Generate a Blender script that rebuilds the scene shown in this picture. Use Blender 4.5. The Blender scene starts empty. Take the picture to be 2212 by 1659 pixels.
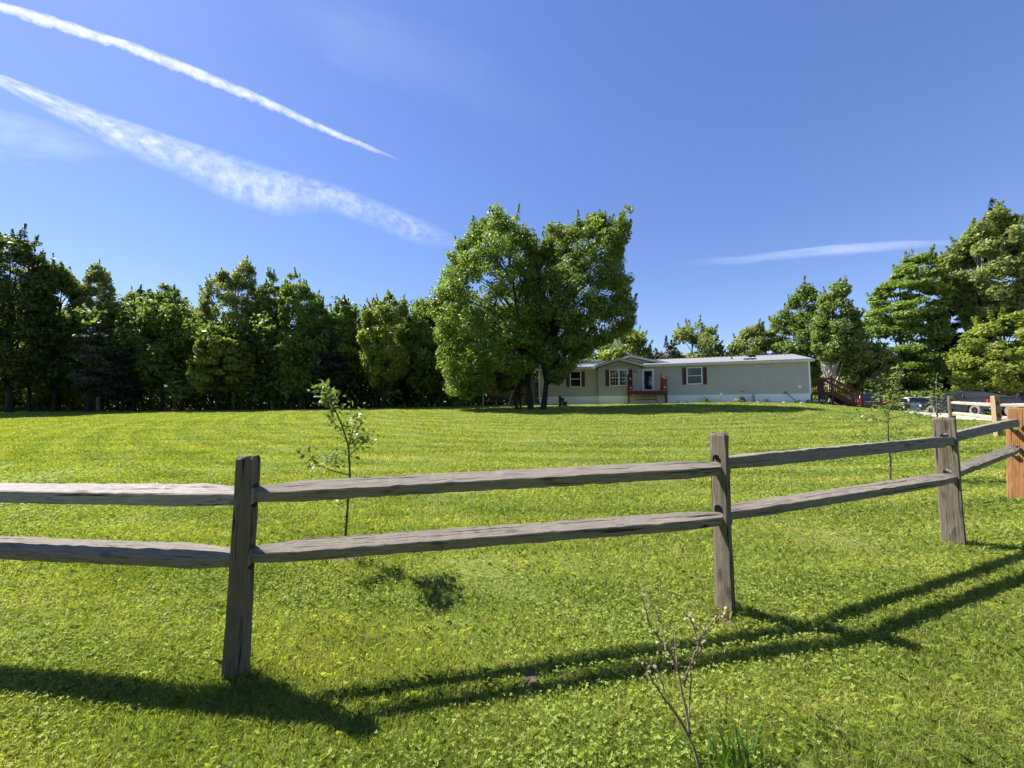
import bpy, bmesh, math, random
import numpy as np
from mathutils import Vector, Matrix
R = math.radians
SC = bpy.context.scene
COL = SC.collection
rng = np.random.default_rng(7)
random.seed(7)

# ------------------------------------------------------------------ camera, sky, sun, exposure
CZ = 1.45
PITCH = 4.13
FPX = 831.0
cam_d = bpy.data.cameras.new('camera')
cam_d.sensor_width = 36.0
cam_d.lens = 36.0 * FPX / 2212.0
cam_d.clip_start = 0.05
cam_d.clip_end = 60000
cam = bpy.data.objects.new('camera', cam_d)
COL.objects.link(cam)
cam.location = (0, 0, CZ)
cam.rotation_euler = (R(90 + PITCH), 0, 0)
SC.camera = cam

SUN_DIR = Vector((-0.92, 0.40, 1.27)).normalized()
SUN_EL = math.asin(SUN_DIR.z)
SUN_AZ = math.atan2(SUN_DIR.x, SUN_DIR.y)
w = bpy.data.worlds.new("World")
SC.world = w
w.use_nodes = True
nt = w.node_tree
nt.nodes.clear()
sky = nt.nodes.new('ShaderNodeTexSky')
sky.sky_type = 'NISHITA'
sky.sun_disc = False
sky.sun_elevation = SUN_EL
sky.sun_rotation = SUN_AZ
sky.altitude = 300
sky.air_density = 1.0
sky.dust_density = 0.15
sky.ozone_density = 3.5
hs = nt.nodes.new('ShaderNodeHueSaturation')
hs.inputs['Saturation'].default_value = 1.30
hs.inputs['Hue'].default_value = .520
hs.inputs['Value'].default_value = 1.0
bg = nt.nodes.new('ShaderNodeBackground')
bg.inputs['Strength'].default_value = 0.115
wo = nt.nodes.new('ShaderNodeOutputWorld')
gm = nt.nodes.new('ShaderNodeGamma')
gm.inputs['Gamma'].default_value = .74
nt.links.new(sky.outputs[0], gm.inputs['Color'])
nt.links.new(gm.outputs[0], hs.inputs['Color'])
nt.links.new(hs.outputs[0], bg.inputs['Color'])
nt.links.new(bg.outputs[0], wo.inputs['Surface'])

sl = bpy.data.lights.new('sun', 'SUN')
sl.energy = 5.0
sl.angle = R(0.55)
sl.color = (1.0, 0.95, 0.86)
so = bpy.data.objects.new('sun', sl)
COL.objects.link(so)
so.rotation_euler = SUN_DIR.to_track_quat('Z', 'Y').to_euler()
so.location = (-20, 10, 40)
SC.view_settings.view_transform = 'Standard'
SC.view_settings.look = 'None'
SC.view_settings.exposure = 1.35
SC.view_settings.gamma = 1
SC.render.film_transparent = False
SC.cycles.max_bounces = 6
SC.cycles.transparent_max_bounces = 24
SC.cycles.use_adaptive_sampling = True
SC.cycles.adaptive_threshold = 0.02

# ------------------------------------------------------------------ measuring the place
def ray(px, py):
    t = R(PITCH)
    a = (px - 1106) / FPX
    b = (829.5 - py) / FPX
    return (a, math.cos(t) - b * math.sin(t), math.sin(t) + b * math.cos(t))

def at(px, py, Y):
    r = ray(px, py)
    k = Y / r[1]
    return Vector((r[0] * k, Y, r[2] * k + CZ))

def smooth(a, b, x):
    t = np.clip((x - a) / (b - a), 0, 1)
    return t * t * (3 - 2 * t)

CTRL = np.array([
    (-1.5, 2.2, 0.0), (1.4, 2.64, .11), (4.13, 3.68, .19), (6.37, 5.02, .31), (14.02, 11.16, .71), (15.8, 13.8, .86),
    (-4.5, 2.5, -.06), (0, -3, -.25), (8, -3, .1), (-8, -3, -.3), (20, 0, .5), (-20, 2, -.3), (-1.6, 3.67, .08),
    (6.4, 6.5, .30), (0, 8, .33), (0, 14, .72), (-15, 14, .62), (-6, 23, 1.27), (0, 22.8, 1.32), (1.4, 27, 1.60), (-20, 33, 1.62), (-45, 33, 1.52),
    (-30, 60, 2.0), (2.43, 33.9, 2.12), (12.4, 30.6, 2.14), (21.5, 27.6, 2.02), (10, 24.5, 1.72), (18, 22.5, 1.62), (24.8, 27, 1.66),
    (22.2, 20, 1.2), (18, 14.6, 1.0), (24, 14.4, 1.0), (31, 26, 1.24), (29.8, 23, 1.08), (36, 31, 1.05), (44, 37, .85),
    (14, 42, 2.2), (35, 45, 1.2), (60, 45, .9), (-60, 50, 1.8), (0, 60, 2.2), (50, 15, .9), (-40, 10, .3), (10, 17, 1.05)])

def _phi(d2):
    d2 = np.maximum(d2, 1e-9)
    return 0.5 * d2 * np.log(d2)

_n = len(CTRL)
_P = np.c_[np.ones(_n), CTRL[:, :2]]
_K = _phi(((CTRL[:, None, :2] - CTRL[None, :, :2]) ** 2).sum(-1)) + np.eye(_n) * 1.5
_A = np.block([[_K, _P], [_P.T, np.zeros((3, 3))]])
_W = np.linalg.solve(_A, np.r_[CTRL[:, 2], 0, 0, 0])

def ground(x, y):
    x = np.atleast_1d(np.asarray(x, float)); y = np.atleast_1d(np.asarray(y, float))
    xc = np.clip(x, -62, 62); yc = np.clip(y, -6, 62)
    out = np.empty(len(xc))
    for s in range(0, len(xc), 200000):
        q = np.c_[xc[s:s + 200000], yc[s:s + 200000]]
        d2 = ((q[:, None, :] - CTRL[None, :, :2]) ** 2).sum(-1)
        out[s:s + 200000] = _phi(d2) @ _W[:_n] + _W[_n] + q @ _W[_n + 1:]
    return out

def gz(x, y):
    return float(ground([x], [y])[0])

# ------------------------------------------------------------------ materials
MATS = {}
def new_mat(name):
    m = bpy.data.materials.new(name)
    m.use_nodes = True
    n = m.node_tree
    b = n.nodes['Principled BSDF']
    return m, n, b

def nd(n, t, **kw):
    o = n.nodes.new(t)
    for k, v in kw.items():
        if k in o.inputs:
            o.inputs[k].default_value = v
        else:
            setattr(o, k, v)
    return o

def noise(n, vec, scale, detail=4, rough=.55):
    o = n.nodes.new('ShaderNodeTexNoise')
    o.inputs['Scale'].default_value = scale
    o.inputs['Detail'].default_value = detail
    o.inputs['Roughness'].default_value = rough
    if vec is not None:
        n.links.new(vec, o.inputs['Vector'])
    return o.outputs['Fac']

def ramp(n, fac, stops):
    o = n.nodes.new('ShaderNodeValToRGB')
    e = o.color_ramp.elements
    while len(e) < len(stops):
        e.new(.5)
    for i, (p, c) in enumerate(stops):
        e[i].position = p
        e[i].color = (*c, 1) if len(c) == 3 else c
    n.links.new(fac, o.inputs['Fac'])
    return o.outputs['Color']

def mixc(n, fac, a, b, mode='MIX'):
    o = n.nodes.new('ShaderNodeMix')
    o.data_type = 'RGBA'
    o.blend_type = mode
    for s, v in ((o.inputs[0], fac), (o.inputs[6], a), (o.inputs[7], b)):
        if hasattr(v, 'is_linked') or isinstance(v, bpy.types.NodeSocket):
            n.links.new(v, s)
        elif isinstance(v, (int, float)):
            s.default_value = v
        else:
            s.default_value = (*v, 1)
    return o.outputs[2]

def bump(n, b, height, strength=.3, dist=.01):
    o = n.nodes.new('ShaderNodeBump')
    o.inputs['Strength'].default_value = strength
    o.inputs['Distance'].default_value = dist
    n.links.new(height, o.inputs['Height'])
    n.links.new(o.outputs[0], b.inputs['Normal'])

def mapping(n, scale=(1, 1, 1), rot=(0, 0, 0), src='Object'):
    tc = n.nodes.new('ShaderNodeTexCoord')
    mp = n.nodes.new('ShaderNodeMapping')
    mp.inputs['Scale'].default_value = scale
    mp.inputs['Rotation'].default_value = rot
    n.links.new(tc.outputs[src], mp.inputs['Vector'])
    return mp.outputs[0]

def plain(name, col, rough=.6, metal=0, var=.15, scale=6, coat=0, spec=None):
    if name in MATS:
        return MATS[name]
    m, n, b = new_mat(name)
    v = mapping(n)
    f = noise(n, v, scale, 5)
    lo = tuple(c * (1 - var) for c in col)
    hi = tuple(min(1, c * (1 + var)) for c in col)
    n.links.new(ramp(n, f, [(.3, lo), (.7, hi)]), b.inputs['Base Color'])
    b.inputs['Roughness'].default_value = rough
    b.inputs['Metallic'].default_value = metal
    b.inputs['Coat Weight'].default_value = coat
    if spec is not None:
        b.inputs['Specular IOR Level'].default_value = spec
    MATS[name] = m
    return m

def wood(name, dark, light, axis, rough=.85, knots=.75, seed=0.):
    """weathered sawn wood, grain along the given local axis"""
    if name in MATS:
        return MATS[name]
    m, n, b = new_mat(name)
    s = [55, 55, 55]
    s[axis] = 3.0
    tc = n.nodes.new('ShaderNodeTexCoord')
    mp = n.nodes.new('ShaderNodeMapping')
    mp.inputs['Scale'].default_value = s
    mp.inputs['Location'].default_value = (seed, seed * 2, seed * 3)
    oi = n.nodes.new('ShaderNodeObjectInfo')
    ad = n.nodes.new('ShaderNodeVectorMath'); ad.operation = 'ADD'
    ml = n.nodes.new('ShaderNodeMath'); ml.operation = 'MULTIPLY'; ml.inputs[1].default_value = 9
    n.links.new(oi.outputs['Random'], ml.inputs[0])
    n.links.new(tc.outputs['Object'], ad.inputs[0])
    n.links.new(ml.outputs[0], ad.inputs[1])
    n.links.new(ad.outputs[0], mp.inputs['Vector'])
    grain = noise(n, mp.outputs[0], 2.2, 10, .8)
    mp2 = n.nodes.new('ShaderNodeMapping')
    s2 = [3.5, 3.5, 3.5]; s2[axis] = 1.2
    mp2.inputs['Scale'].default_value = s2
    n.links.new(ad.outputs[0], mp2.inputs['Vector'])
    blot = noise(n, mp2.outputs[0], 1.6, 4, .6)
    vo = n.nodes.new('ShaderNodeTexVoronoi')
    vo.inputs['Scale'].default_value = 1.0
    mp3 = n.nodes.new('ShaderNodeMapping')
    s3 = [9, 9, 9]; s3[axis] = 3.2
    mp3.inputs['Scale'].default_value = s3
    n.links.new(ad.outputs[0], mp3.inputs['Vector'])
    n.links.new(mp3.outputs[0], vo.inputs['Vector'])
    kn = ramp(n, vo.outputs['Distance'], [(.0, (0, 0, 0)), (.1, (.25, .25, .25)), (.2, (1, 1, 1))])
    c = ramp(n, grain, [(.3, dark), (.62, light)])
    c2 = mixc(n, ramp(n, blot, [(.35, (0, 0, 0)), (.7, (1, 1, 1))]), c, tuple(d * .62 for d in light))
    c2 = mixc(n, .45, c2, c)
    # fine dark checks running with the grain
    mp4 = n.nodes.new('ShaderNodeMapping')
    s4 = [60, 60, 60]; s4[axis] = 1.4
    mp4.inputs['Scale'].default_value = s4
    n.links.new(ad.outputs[0], mp4.inputs['Vector'])
    ck = noise(n, mp4.outputs[0], 1.4, 3, .5)
    c2 = mixc(n, ramp(n, ck, [(.34, (1, 1, 1)), (.40, (0, 0, 0))]), c2, tuple(d * .35 for d in dark))
    c3 = mixc(n, knots, c2, mixc(n, kn, tuple(d * .4 for d in dark), c2))
    n.links.new(c3, b.inputs['Base Color'])
    b.inputs['Roughness'].default_value = rough
    b.inputs['Specular IOR Level'].default_value = .25
    bump(n, b, mixc(n, .3, grain, ck), 1.0, .008)
    MATS[name] = m
    return m

def leaf_mat(name, c1, c2, trans=.42, rough=.5, tint=(1.45, 1.45, .8), scale=.7):
    if name in MATS:
        return MATS[name]
    m = bpy.data.materials.new(name)
    m.use_nodes = True
    n = m.node_tree
    n.nodes.clear()
    out = n.nodes.new('ShaderNodeOutputMaterial')
    at_ = n.nodes.new('ShaderNodeAttribute')
    at_.attribute_name = 'rnd'
    v = mapping(n)
    f = noise(n, v, scale, 3)
    mx = n.nodes.new('ShaderNodeMath'); mx.operation = 'ADD'
    mm = n.nodes.new('ShaderNodeMath'); mm.operation = 'MULTIPLY'; mm.inputs[1].default_value = .55
    n.links.new(at_.outputs['Fac'], mm.inputs[0])
    n.links.new(mm.outputs[0], mx.inputs[0])
    n.links.new(f, mx.inputs[1])
    col = ramp(n, mx.outputs[0], [(.4, c1), (1.0, c2)])
    b = n.nodes.new('ShaderNodeBsdfPrincipled')
    b.inputs['Roughness'].default_value = rough
    b.inputs['Specular IOR Level'].default_value = .4
    n.links.new(col, b.inputs['Base Color'])
    tr = n.nodes.new('ShaderNodeBsdfTranslucent')
    tc = mixc(n, 1.0, col, tint, 'MULTIPLY')
    n.links.new(tc, tr.inputs['Color'])
    ms = n.nodes.new('ShaderNodeMixShader')
    ms.inputs[0].default_value = trans
    n.links.new(b.outputs[0], ms.inputs[1])
    n.links.new(tr.outputs[0], ms.inputs[2])
    n.links.new(ms.outputs[0], out.inputs['Surface'])
    MATS[name] = m
    return m

def lawn_colour(n, lush, pale, straw):
    """the same patches of lush, pale and strawy growth for the soil sheet and for the blades"""
    ge = n.nodes.new('ShaderNodeNewGeometry')
    pos = ge.outputs['Position']
    def mp(scale, rot=0):
        o = n.nodes.new('ShaderNodeMapping')
        o.inputs['Scale'].default_value = scale
        o.inputs['Rotation'].default_value = (0, 0, rot)
        n.links.new(pos, o.inputs['Vector'])
        return o.outputs[0]
    big = noise(n, mp((1, 1, .2)), .22, 4, .6)
    mid = noise(n, mp((1, 1, .2)), 1.1, 5, .65)
    fine = noise(n, mp((1, 1, .2)), 7, 3, .6)
    streak = noise(n, mp((.10, 1.5, .2), R(14)), 1.0, 4, .6)
    c = ramp(n, mid, [(.32, lush), (.66, pale)])
    c = mixc(n, ramp(n, big, [(.38, (0, 0, 0)), (.66, (.75, .75, .75))]), c, pale)
    c = mixc(n, ramp(n, streak, [(.40, (0, 0, 0)), (.60, (.8, .8, .8))]), c, tuple(min(1, a * 1.22) for a in pale))
    c = mixc(n, ramp(n, fine, [(.50, (0, 0, 0)), (.72, (.42, .42, .42))]), c, straw)
    c = mixc(n, ramp(n, mixc(n, .5, mid, streak), [(.52, (0, 0, 0)), (.68, (.75, .75, .75))]), c, straw)
    wv = n.nodes.new('ShaderNodeTexWave')
    wv.wave_type = 'RINGS'; wv.rings_direction = 'Z'
    wv.inputs['Scale'].default_value = .27; wv.inputs['Distortion'].default_value = 2.2; wv.inputs['Detail'].default_value = 2; wv.inputs['Detail Scale'].default_value = .4
    wm_ = n.nodes.new('ShaderNodeMapping'); wm_.inputs['Location'].default_value = (-5, -31, 0)
    n.links.new(pos, wm_.inputs['Vector']); n.links.new(wm_.outputs[0], wv.inputs['Vector'])
    dk = mixc(n, 1.0, c, (.76, .82, .78), 'MULTIPLY')
    c = mixc(n, ramp(n, mixc(n, .45, wv.outputs['Fac'], big), [(.38, (0, 0, 0)), (.62, (.85, .85, .85))]), c, dk)
    return c, fine, mid

# ------------------------------------------------------------------ mesh helpers
def tag(o, label=None, cat=None, group=None, kind=None):
    if label: o['label'] = label
    if cat: o['category'] = cat
    if group: o['group'] = group
    if kind: o['kind'] = kind
    return o

def empty(name, loc, rz=0, label=None, cat=None, group=None):
    o = bpy.data.objects.new(name, None)
    o.empty_display_size = .2
    COL.objects.link(o)
    o.location = loc
    o.rotation_euler = (0, 0, rz)
    return tag(o, label, cat, group)

def np_mesh(name, verts, faces, mat, parent=None, attr=None, smooth_=False, loc=None):
    """verts (n,3), faces (m,k)"""
    verts = np.asarray(verts, np.float32); faces = np.asarray(faces, np.int32)
    k = faces.shape[1]
    me = bpy.data.meshes.new(name)
    me.vertices.add(len(verts))
    me.vertices.foreach_set('co', verts.ravel())
    me.loops.add(faces.size)
    me.loops.foreach_set('vertex_index', faces.ravel())
    me.polygons.add(len(faces))
    me.polygons.foreach_set('loop_start', np.arange(0, faces.size, k, dtype=np.int32))
    me.polygons.foreach_set('loop_total', np.full(len(faces), k, np.int32))
    if smooth_:
        me.polygons.foreach_set('use_smooth', np.ones(len(faces), bool))
    if attr is not None:
        a = me.attributes.new('rnd', 'FLOAT', 'POINT')
        a.data.foreach_set('value', np.asarray(attr, np.float32))
    me.materials.append(mat)
    me.update(calc_edges=True)
    me.validate()
    o = bpy.data.objects.new(name, me)
    COL.objects.link(o)
    if parent: o.parent = parent
    if loc is not None: o.location = loc
    return o

class MB:
    def __init__(s):
        s.v = []; s.f = []
    def add(s, vs, fs):
        k = len(s.v)
        s.v += [tuple(v) for v in vs]
        s.f += [tuple(i + k for i in f) for f in fs]
        return s
    def box(s, x0, x1, y0, y1, z0, z1, M=None):
        vs = [Vector((x, y, z)) for x in (x0, x1) for y in (y0, y1) for z in (z0, z1)]
        if M is not None: vs = [M @ v for v in vs]
        return s.add(vs, [(0, 1, 3, 2), (4, 6, 7, 5), (0, 4, 5, 1), (2, 3, 7, 6), (0, 2, 6, 4), (1, 5, 7, 3)])
    def bar(s, p0, p1, w_, h_, up=(0, 0, 1)):
        """a straight square bar from p0 to p1"""
        p0 = Vector(p0); p1 = Vector(p1)
        d = (p1 - p0).normalized(); up = Vector(up)
        if abs(d.dot(up)) > .98: up = Vector((0, 1, 0))
        a = d.cross(up).normalized() * w_ / 2; b = a.cross(d).normalized() * h_ / 2
        vs = [p + i * a + j * b for p in (p0, p1) for i, j in ((-1, -1), (1, -1), (1, 1), (-1, 1))]
        return s.add(vs, [(0, 1, 2, 3), (7, 6, 5, 4), (0, 4, 5, 1), (1, 5, 6, 2), (2, 6, 7, 3), (3, 7, 4, 0)])
    def prism(s, poly, axis, a0, a1):
        """poly of 2-D points extruded along axis (0 x, 1 y, 2 z) from a0 to a1"""
        def P(p, a):
            if axis == 0: return (a, p[0], p[1])
            if axis == 1: return (p[0], a, p[1])
            return (p[0], p[1], a)
        n_ = len(poly)
        vs = [P(p, a0) for p in poly] + [P(p, a1) for p in poly]
        fs = [tuple(range(n_)), tuple(reversed(range(n_, 2 * n_)))]
        fs += [(i, i + n_, (i + 1) % n_ + n_, (i + 1) % n_) for i in range(n_)]
        return s.add(vs, fs)
    def tube(s, pts, rad, sides=6, cap=True):
        pts = [Vector(p) for p in pts]
        if not hasattr(rad, '__len__'): rad = [rad] * len(pts)
        k = len(s.v); prev = None
        for i, p in enumerate(pts):
            d = (pts[min(i + 1, len(pts) - 1)] - pts[max(i - 1, 0)]).normalized()
            if prev is None:
                a = d.orthogonal().normalized()
            else:
                a = (prev - d * prev.dot(d)).normalized()
            prev = a
            b = d.cross(a)
            for j in range(sides):
                t = 2 * math.pi * j / sides
                s.v.append(tuple(p + (a * math.cos(t) + b * math.sin(t)) * rad[i]))
        for i in range(len(pts) - 1):
            for j in range(sides):
                j2 = (j + 1) % sides
                s.f.append((k + i * sides + j, k + i * sides + j2, k + (i + 1) * sides + j2, k + (i + 1) * sides + j))
        if cap:
            s.f.append(tuple(k + j for j in reversed(range(sides))))
            s.f.append(tuple(k + (len(pts) - 1) * sides + j for j in range(sides)))
        return s
    def lathe(s, prof, n_=20, M=None):
        """prof of (r, z) turned about local z"""
        k = len(s.v)
        for r_, z_ in prof:
            for j in range(n_):
                t = 2 * math.pi * j / n_
                v = Vector((r_ * math.cos(t), r_ * math.sin(t), z_))
                s.v.append(tuple(M @ v if M is not None else v))
        for i in range(len(prof) - 1):
            for j in range(n_):
                j2 = (j + 1) % n_
                s.f.append((k + i * n_ + j, k + i * n_ + j2, k + (i + 1) * n_ + j2, k + (i + 1) * n_ + j))
        return s
    def build(s, name, mat, parent=None, bevel=0, smooth_=False, seg=2, loc=None):
        me = bpy.data.meshes.new(name)
        me.from_pydata(s.v, [], s.f)
        bm = bmesh.new(); bm.from_mesh(me)
        bmesh.ops.recalc_face_normals(bm, faces=bm.faces)
        if bevel:
            es = [e for e in bm.edges if len(e.link_faces) == 2 and e.calc_face_angle(0) > R(25)]
            bmesh.ops.bevel(bm, geom=es, offset=bevel, segments=seg, affect='EDGES', clamp_overlap=True)
        if smooth_:
            for f in bm.faces: f.smooth = True
            for e in bm.edges:
                if len(e.link_faces) == 2 and e.calc_face_angle(0) > R(42): e.smooth = False
        bm.to_mesh(me); bm.free()
        me.materials.append(mat)
        o = bpy.data.objects.new(name, me)
        COL.objects.link(o)
        if parent: o.parent = parent
        if loc is not None: o.location = loc
        return o

def copy_tree(o, parent=None):
    c = o.copy(); COL.objects.link(c)
    if parent: c.parent = parent
    for ch in list(o.children): copy_tree(ch, c)
    return c

# ------------------------------------------------------------------ ground, driveway, lawn
LUSH = (.088, .146, .020); PALE = (.212, .244, .054); STRAW = (.36, .30, .115)
def mat_lawn():
    m, n, b = new_mat('lawn')
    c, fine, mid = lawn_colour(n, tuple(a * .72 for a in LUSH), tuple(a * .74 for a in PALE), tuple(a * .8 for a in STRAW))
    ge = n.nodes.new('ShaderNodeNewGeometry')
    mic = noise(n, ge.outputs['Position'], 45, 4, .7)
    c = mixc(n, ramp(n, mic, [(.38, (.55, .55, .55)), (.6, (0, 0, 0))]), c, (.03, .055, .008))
    n.links.new(c, b.inputs['Base Color'])
    b.inputs['Roughness'].default_value = .9
    b.inputs['Specular IOR Level'].default_value = .1
    b.inputs['Sheen Weight'].default_value = .15
    b.inputs['Sheen Tint'].default_value = (.6, .8, .2, 1)
    bump(n, b, mixc(n, .4, mic, fine), .6, .04)
    return m

def axis_pts(lo, hi, step, far):
    a = list(np.arange(lo, hi + 1e-6, step))
    s = step
    while a[-1] < far:
        s *= 1.35; a.append(a[-1] + s)
    s = step
    while a[0] > -far:
        s *= 1.35; a.insert(0, a[0] - s)
    return np.array(a)

gx = axis_pts(-50, 50, .5, 3000); gy = axis_pts(-5, 50, .5, 3000)
XX, YY = np.meshgrid(gx, gy)
ZZ = ground(XX.ravel(), YY.ravel())
ZZ = ZZ + .012 * np.sin(XX.ravel() * 1.7 + YY.ravel() * .6) + .01 * np.sin(YY.ravel() * 2.3 - XX.ravel() * .4)
nx = len(gx)
ii = np.arange((len(gy) - 1) * (nx - 1)); rr = ii // (nx - 1); cc = ii % (nx - 1)
q = rr * nx + cc
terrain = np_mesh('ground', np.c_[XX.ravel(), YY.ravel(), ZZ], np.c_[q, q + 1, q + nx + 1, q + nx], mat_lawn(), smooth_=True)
tag(terrain, kind='structure')

# gravel driveway: everything right of this edge
EDGE = [(13.8, 60), (14.0, 30), (14.3, 24), (14.8, 19.2), (16.6, 19.0), (19, 20.6), (21.5, 22.6), (24, 24.3), (27, 25.4), (31, 26.4), (40, 29), (58, 33)]
def edge_x(y):
    ys = [e[0] for e in EDGE]; xs = [e[1] for e in EDGE]
    return np.interp(y, ys, xs)
def mat_gravel():
    m, n, b = new_mat('gravel')
    v = mapping(n)
    vo = nd(n, 'ShaderNodeTexVoronoi', Scale=26.0)
    n.links.new(v, vo.inputs['Vector'])
    f = noise(n, v, 1.3, 5, .6)
    g = noise(n, v, 30, 4, .7)
    c = ramp(n, f, [(.3, (.36, .32, .27)), (.7, (.50, .46, .40))])
    c = mixc(n, ramp(n, g, [(.35, (.6, .6, .6)), (.65, (0, 0, 0))]), c, (.22, .19, .16))
    n.links.new(c, b.inputs['Base Color'])
    b.inputs['Roughness'].default_value = .95
    bump(n, b, vo.outputs['Distance'], .5, .02)
    return m
vs = []; fs = []
ys = np.r_[np.arange(13.85, 24, .2), np.arange(24, 56, .8)]
U_ = np.r_[np.linspace(0, 1, 8) ** 1.5 * .1, np.linspace(.12, 1, 26)]
for y in ys:
    x0 = edge_x(y) + .16 * math.sin(y * 2.1) + .10 * math.sin(y * 5.3 + 1) + .06 * math.sin(y * 13)
    for u_ in U_:
        vs.append((x0 + (75 - x0) * u_, y + (.25 * math.sin(x0 * 1.3 + u_ * 40) if y < 14 else 0), 0))
vs = np.array(vs)
vs[:, 2] = ground(vs[:, 0], vs[:, 1]) + .035
nu = len(U_)
i0 = np.array([r_ * nu + c_ for r_ in range(len(ys) - 1) for c_ in range(nu - 1)])
drive = np_mesh('driveway', vs, np.c_[i0, i0 + 1, i0 + nu + 1, i0 + nu], mat_gravel(), smooth_=True)
tag(drive, kind='structure')

HOUSE_L = Vector((2.43, 34.1, 2.12)); HRZ = R(-18.26)
HD = Vector((math.cos(HRZ), math.sin(HRZ), 0)); HN = Vector((-math.sin(HRZ), math.cos(HRZ), 0))
def hw(u_, y_, z_=0):
    return HOUSE_L + HD * u_ + HN * y_ + Vector((0, 0, z_))

BARE = [(-1.55, 3.70, .14), (1.38, 2.56, .05), (6.35, 6.45, .2), (.1, 2.13, .05), (1.15, 1.62, .06)]
def grass_mat():
    m = bpy.data.materials.new('grass_blade')
    m.use_nodes = True
    n = m.node_tree
    n.nodes.clear()
    out = n.nodes.new('ShaderNodeOutputMaterial')
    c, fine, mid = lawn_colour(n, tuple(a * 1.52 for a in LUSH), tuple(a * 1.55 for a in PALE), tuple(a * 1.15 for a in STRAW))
    a = n.nodes.new('ShaderNodeAttribute'); a.attribute_name = 'rnd'
    c = mixc(n, ramp(n, a.outputs['Fac'], [(.0, (.5, .5, .5)), (.35, (0, 0, 0))]), c, (.035, .095, .01))
    c = mixc(n, ramp(n, a.outputs['Fac'], [(.91, (0, 0, 0)), (1, (.7, .7, .7))]), c, (.40, .36, .15))
    b = n.nodes.new('ShaderNodeBsdfPrincipled')
    n.links.new(c, b.inputs['Base Color'])
    b.inputs['Roughness'].default_value = .45
    b.inputs['Specular IOR Level'].default_value = .3
    tr = n.nodes.new('ShaderNodeBsdfTranslucent')
    n.links.new(mixc(n, 1.0, c, (1.35, 1.35, .5), 'MULTIPLY'), tr.inputs['Color'])
    ms = n.nodes.new('ShaderNodeMixShader'); ms.inputs[0].default_value = .45
    n.links.new(b.outputs[0], ms.inputs[1]); n.links.new(tr.outputs[0], ms.inputs[2])
    n.links.new(ms.outputs[0], out.inputs['Surface'])
    return m

def lawn_blades(N, y0, y1, seed, margin=0):
    r = np.random.default_rng(seed)
    y = y0 * (y1 / y0) ** r.random(N)
    hw_ = 1.42 * y + 1.0
    x = (r.random(N) * 2 - 1) * hw_
    if margin:
        y = y - 1.2
        x = np.sign(x) * (1.42 * np.maximum(y, 0) + .7 + r.random(N) ** 1.4 * margin)
    d = np.hypot(x, y)
    # keep clear of gravel, house, woods floor and bare soil
    keep = ~((y > 13.9) & (x > edge_x(y) - .05 + .12 * np.sin(y * 9)))
    lx = (x - HOUSE_L.x) * HD.x + (y - HOUSE_L.y) * HD.y
    ly = (x - HOUSE_L.x) * HN.x + (y - HOUSE_L.y) * HN.y
    keep &= ~((lx > -.1) & (lx < 20.2) & (ly > -.05))
    for bx_, by_, br in BARE:
        keep &= ~((np.hypot((x - bx_), (y - by_)) < br * (.6 + .6 * r.random(N))))
    # tufty unevenness
    tn = np.sin(x * 3.1 + np.sin(y * 2.3) * 2) * np.sin(y * 3.7 + np.sin(x * 1.9) * 2)
    keep &= r.random(N) < .80 + .2 * tn
    x = x[keep]; y = y[keep]; d = d[keep]; tn = tn[keep]
    n_ = len(x)
    z = ground(x, y)
    h = (.030 + .030 * r.random(n_) + .006 * tn) * (1 + .10 * np.clip(d / 10, 0, 1.5))
    tall = r.random(n_) < .004
    h[tall] *= 1.4
    for bx_, by_, br_ in [(-1.5, 2.2, .17), (1.42, 2.66, .17), (4.14, 3.70, .2), (6.4, 5.02, .22), (14.02, 11.16, .3), (-1.55, 3.7, .26), (6.35, 6.45, .36), (9.9, 9.0, .4)]:
        nr = (np.hypot(x - bx_, y - by_) < br_) & (r.random(n_) < .55)
        h[nr] *= 1.15 + .6 * r.random(nr.sum())
    wd = .0024 * np.maximum(1, d / 2.0) * (.7 + .6 * r.random(n_))
    wd = np.minimum(wd, .05)
    th = r.random(n_) * 2 * np.pi
    lean = r.random(n_) ** .7 * 1.25
    ph = r.random(n_) * 2 * np.pi
    a = np.c_[np.cos(th), np.sin(th), np.zeros(n_)] * wd[:, None] * .5
    base = np.c_[x, y, z - .004]
    dirh = np.c_[np.cos(ph), np.sin(ph), np.zeros(n_)]
    mid_ = base + dirh * (h * lean * .30)[:, None] + np.c_[np.zeros((n_, 2)), h * .60]
    tip = base + dirh * (h * lean)[:, None] + np.c_[np.zeros((n_, 2)), h * (1.05 - .32 * lean)]
    V = np.stack([base - a, base + a, mid_ + a * .8, tip, mid_ - a * .8], 1)
    at_ = np.repeat(r.random(n_), 5)
    return V.reshape(-1, 3), np.arange(n_ * 5).reshape(-1, 5), at_

GM = grass_mat()
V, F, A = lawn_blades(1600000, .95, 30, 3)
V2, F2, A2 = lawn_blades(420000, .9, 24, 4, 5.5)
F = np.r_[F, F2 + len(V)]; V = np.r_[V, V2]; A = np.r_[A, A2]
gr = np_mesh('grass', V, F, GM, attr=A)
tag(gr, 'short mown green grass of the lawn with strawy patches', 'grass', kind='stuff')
del V, F, A

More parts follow.
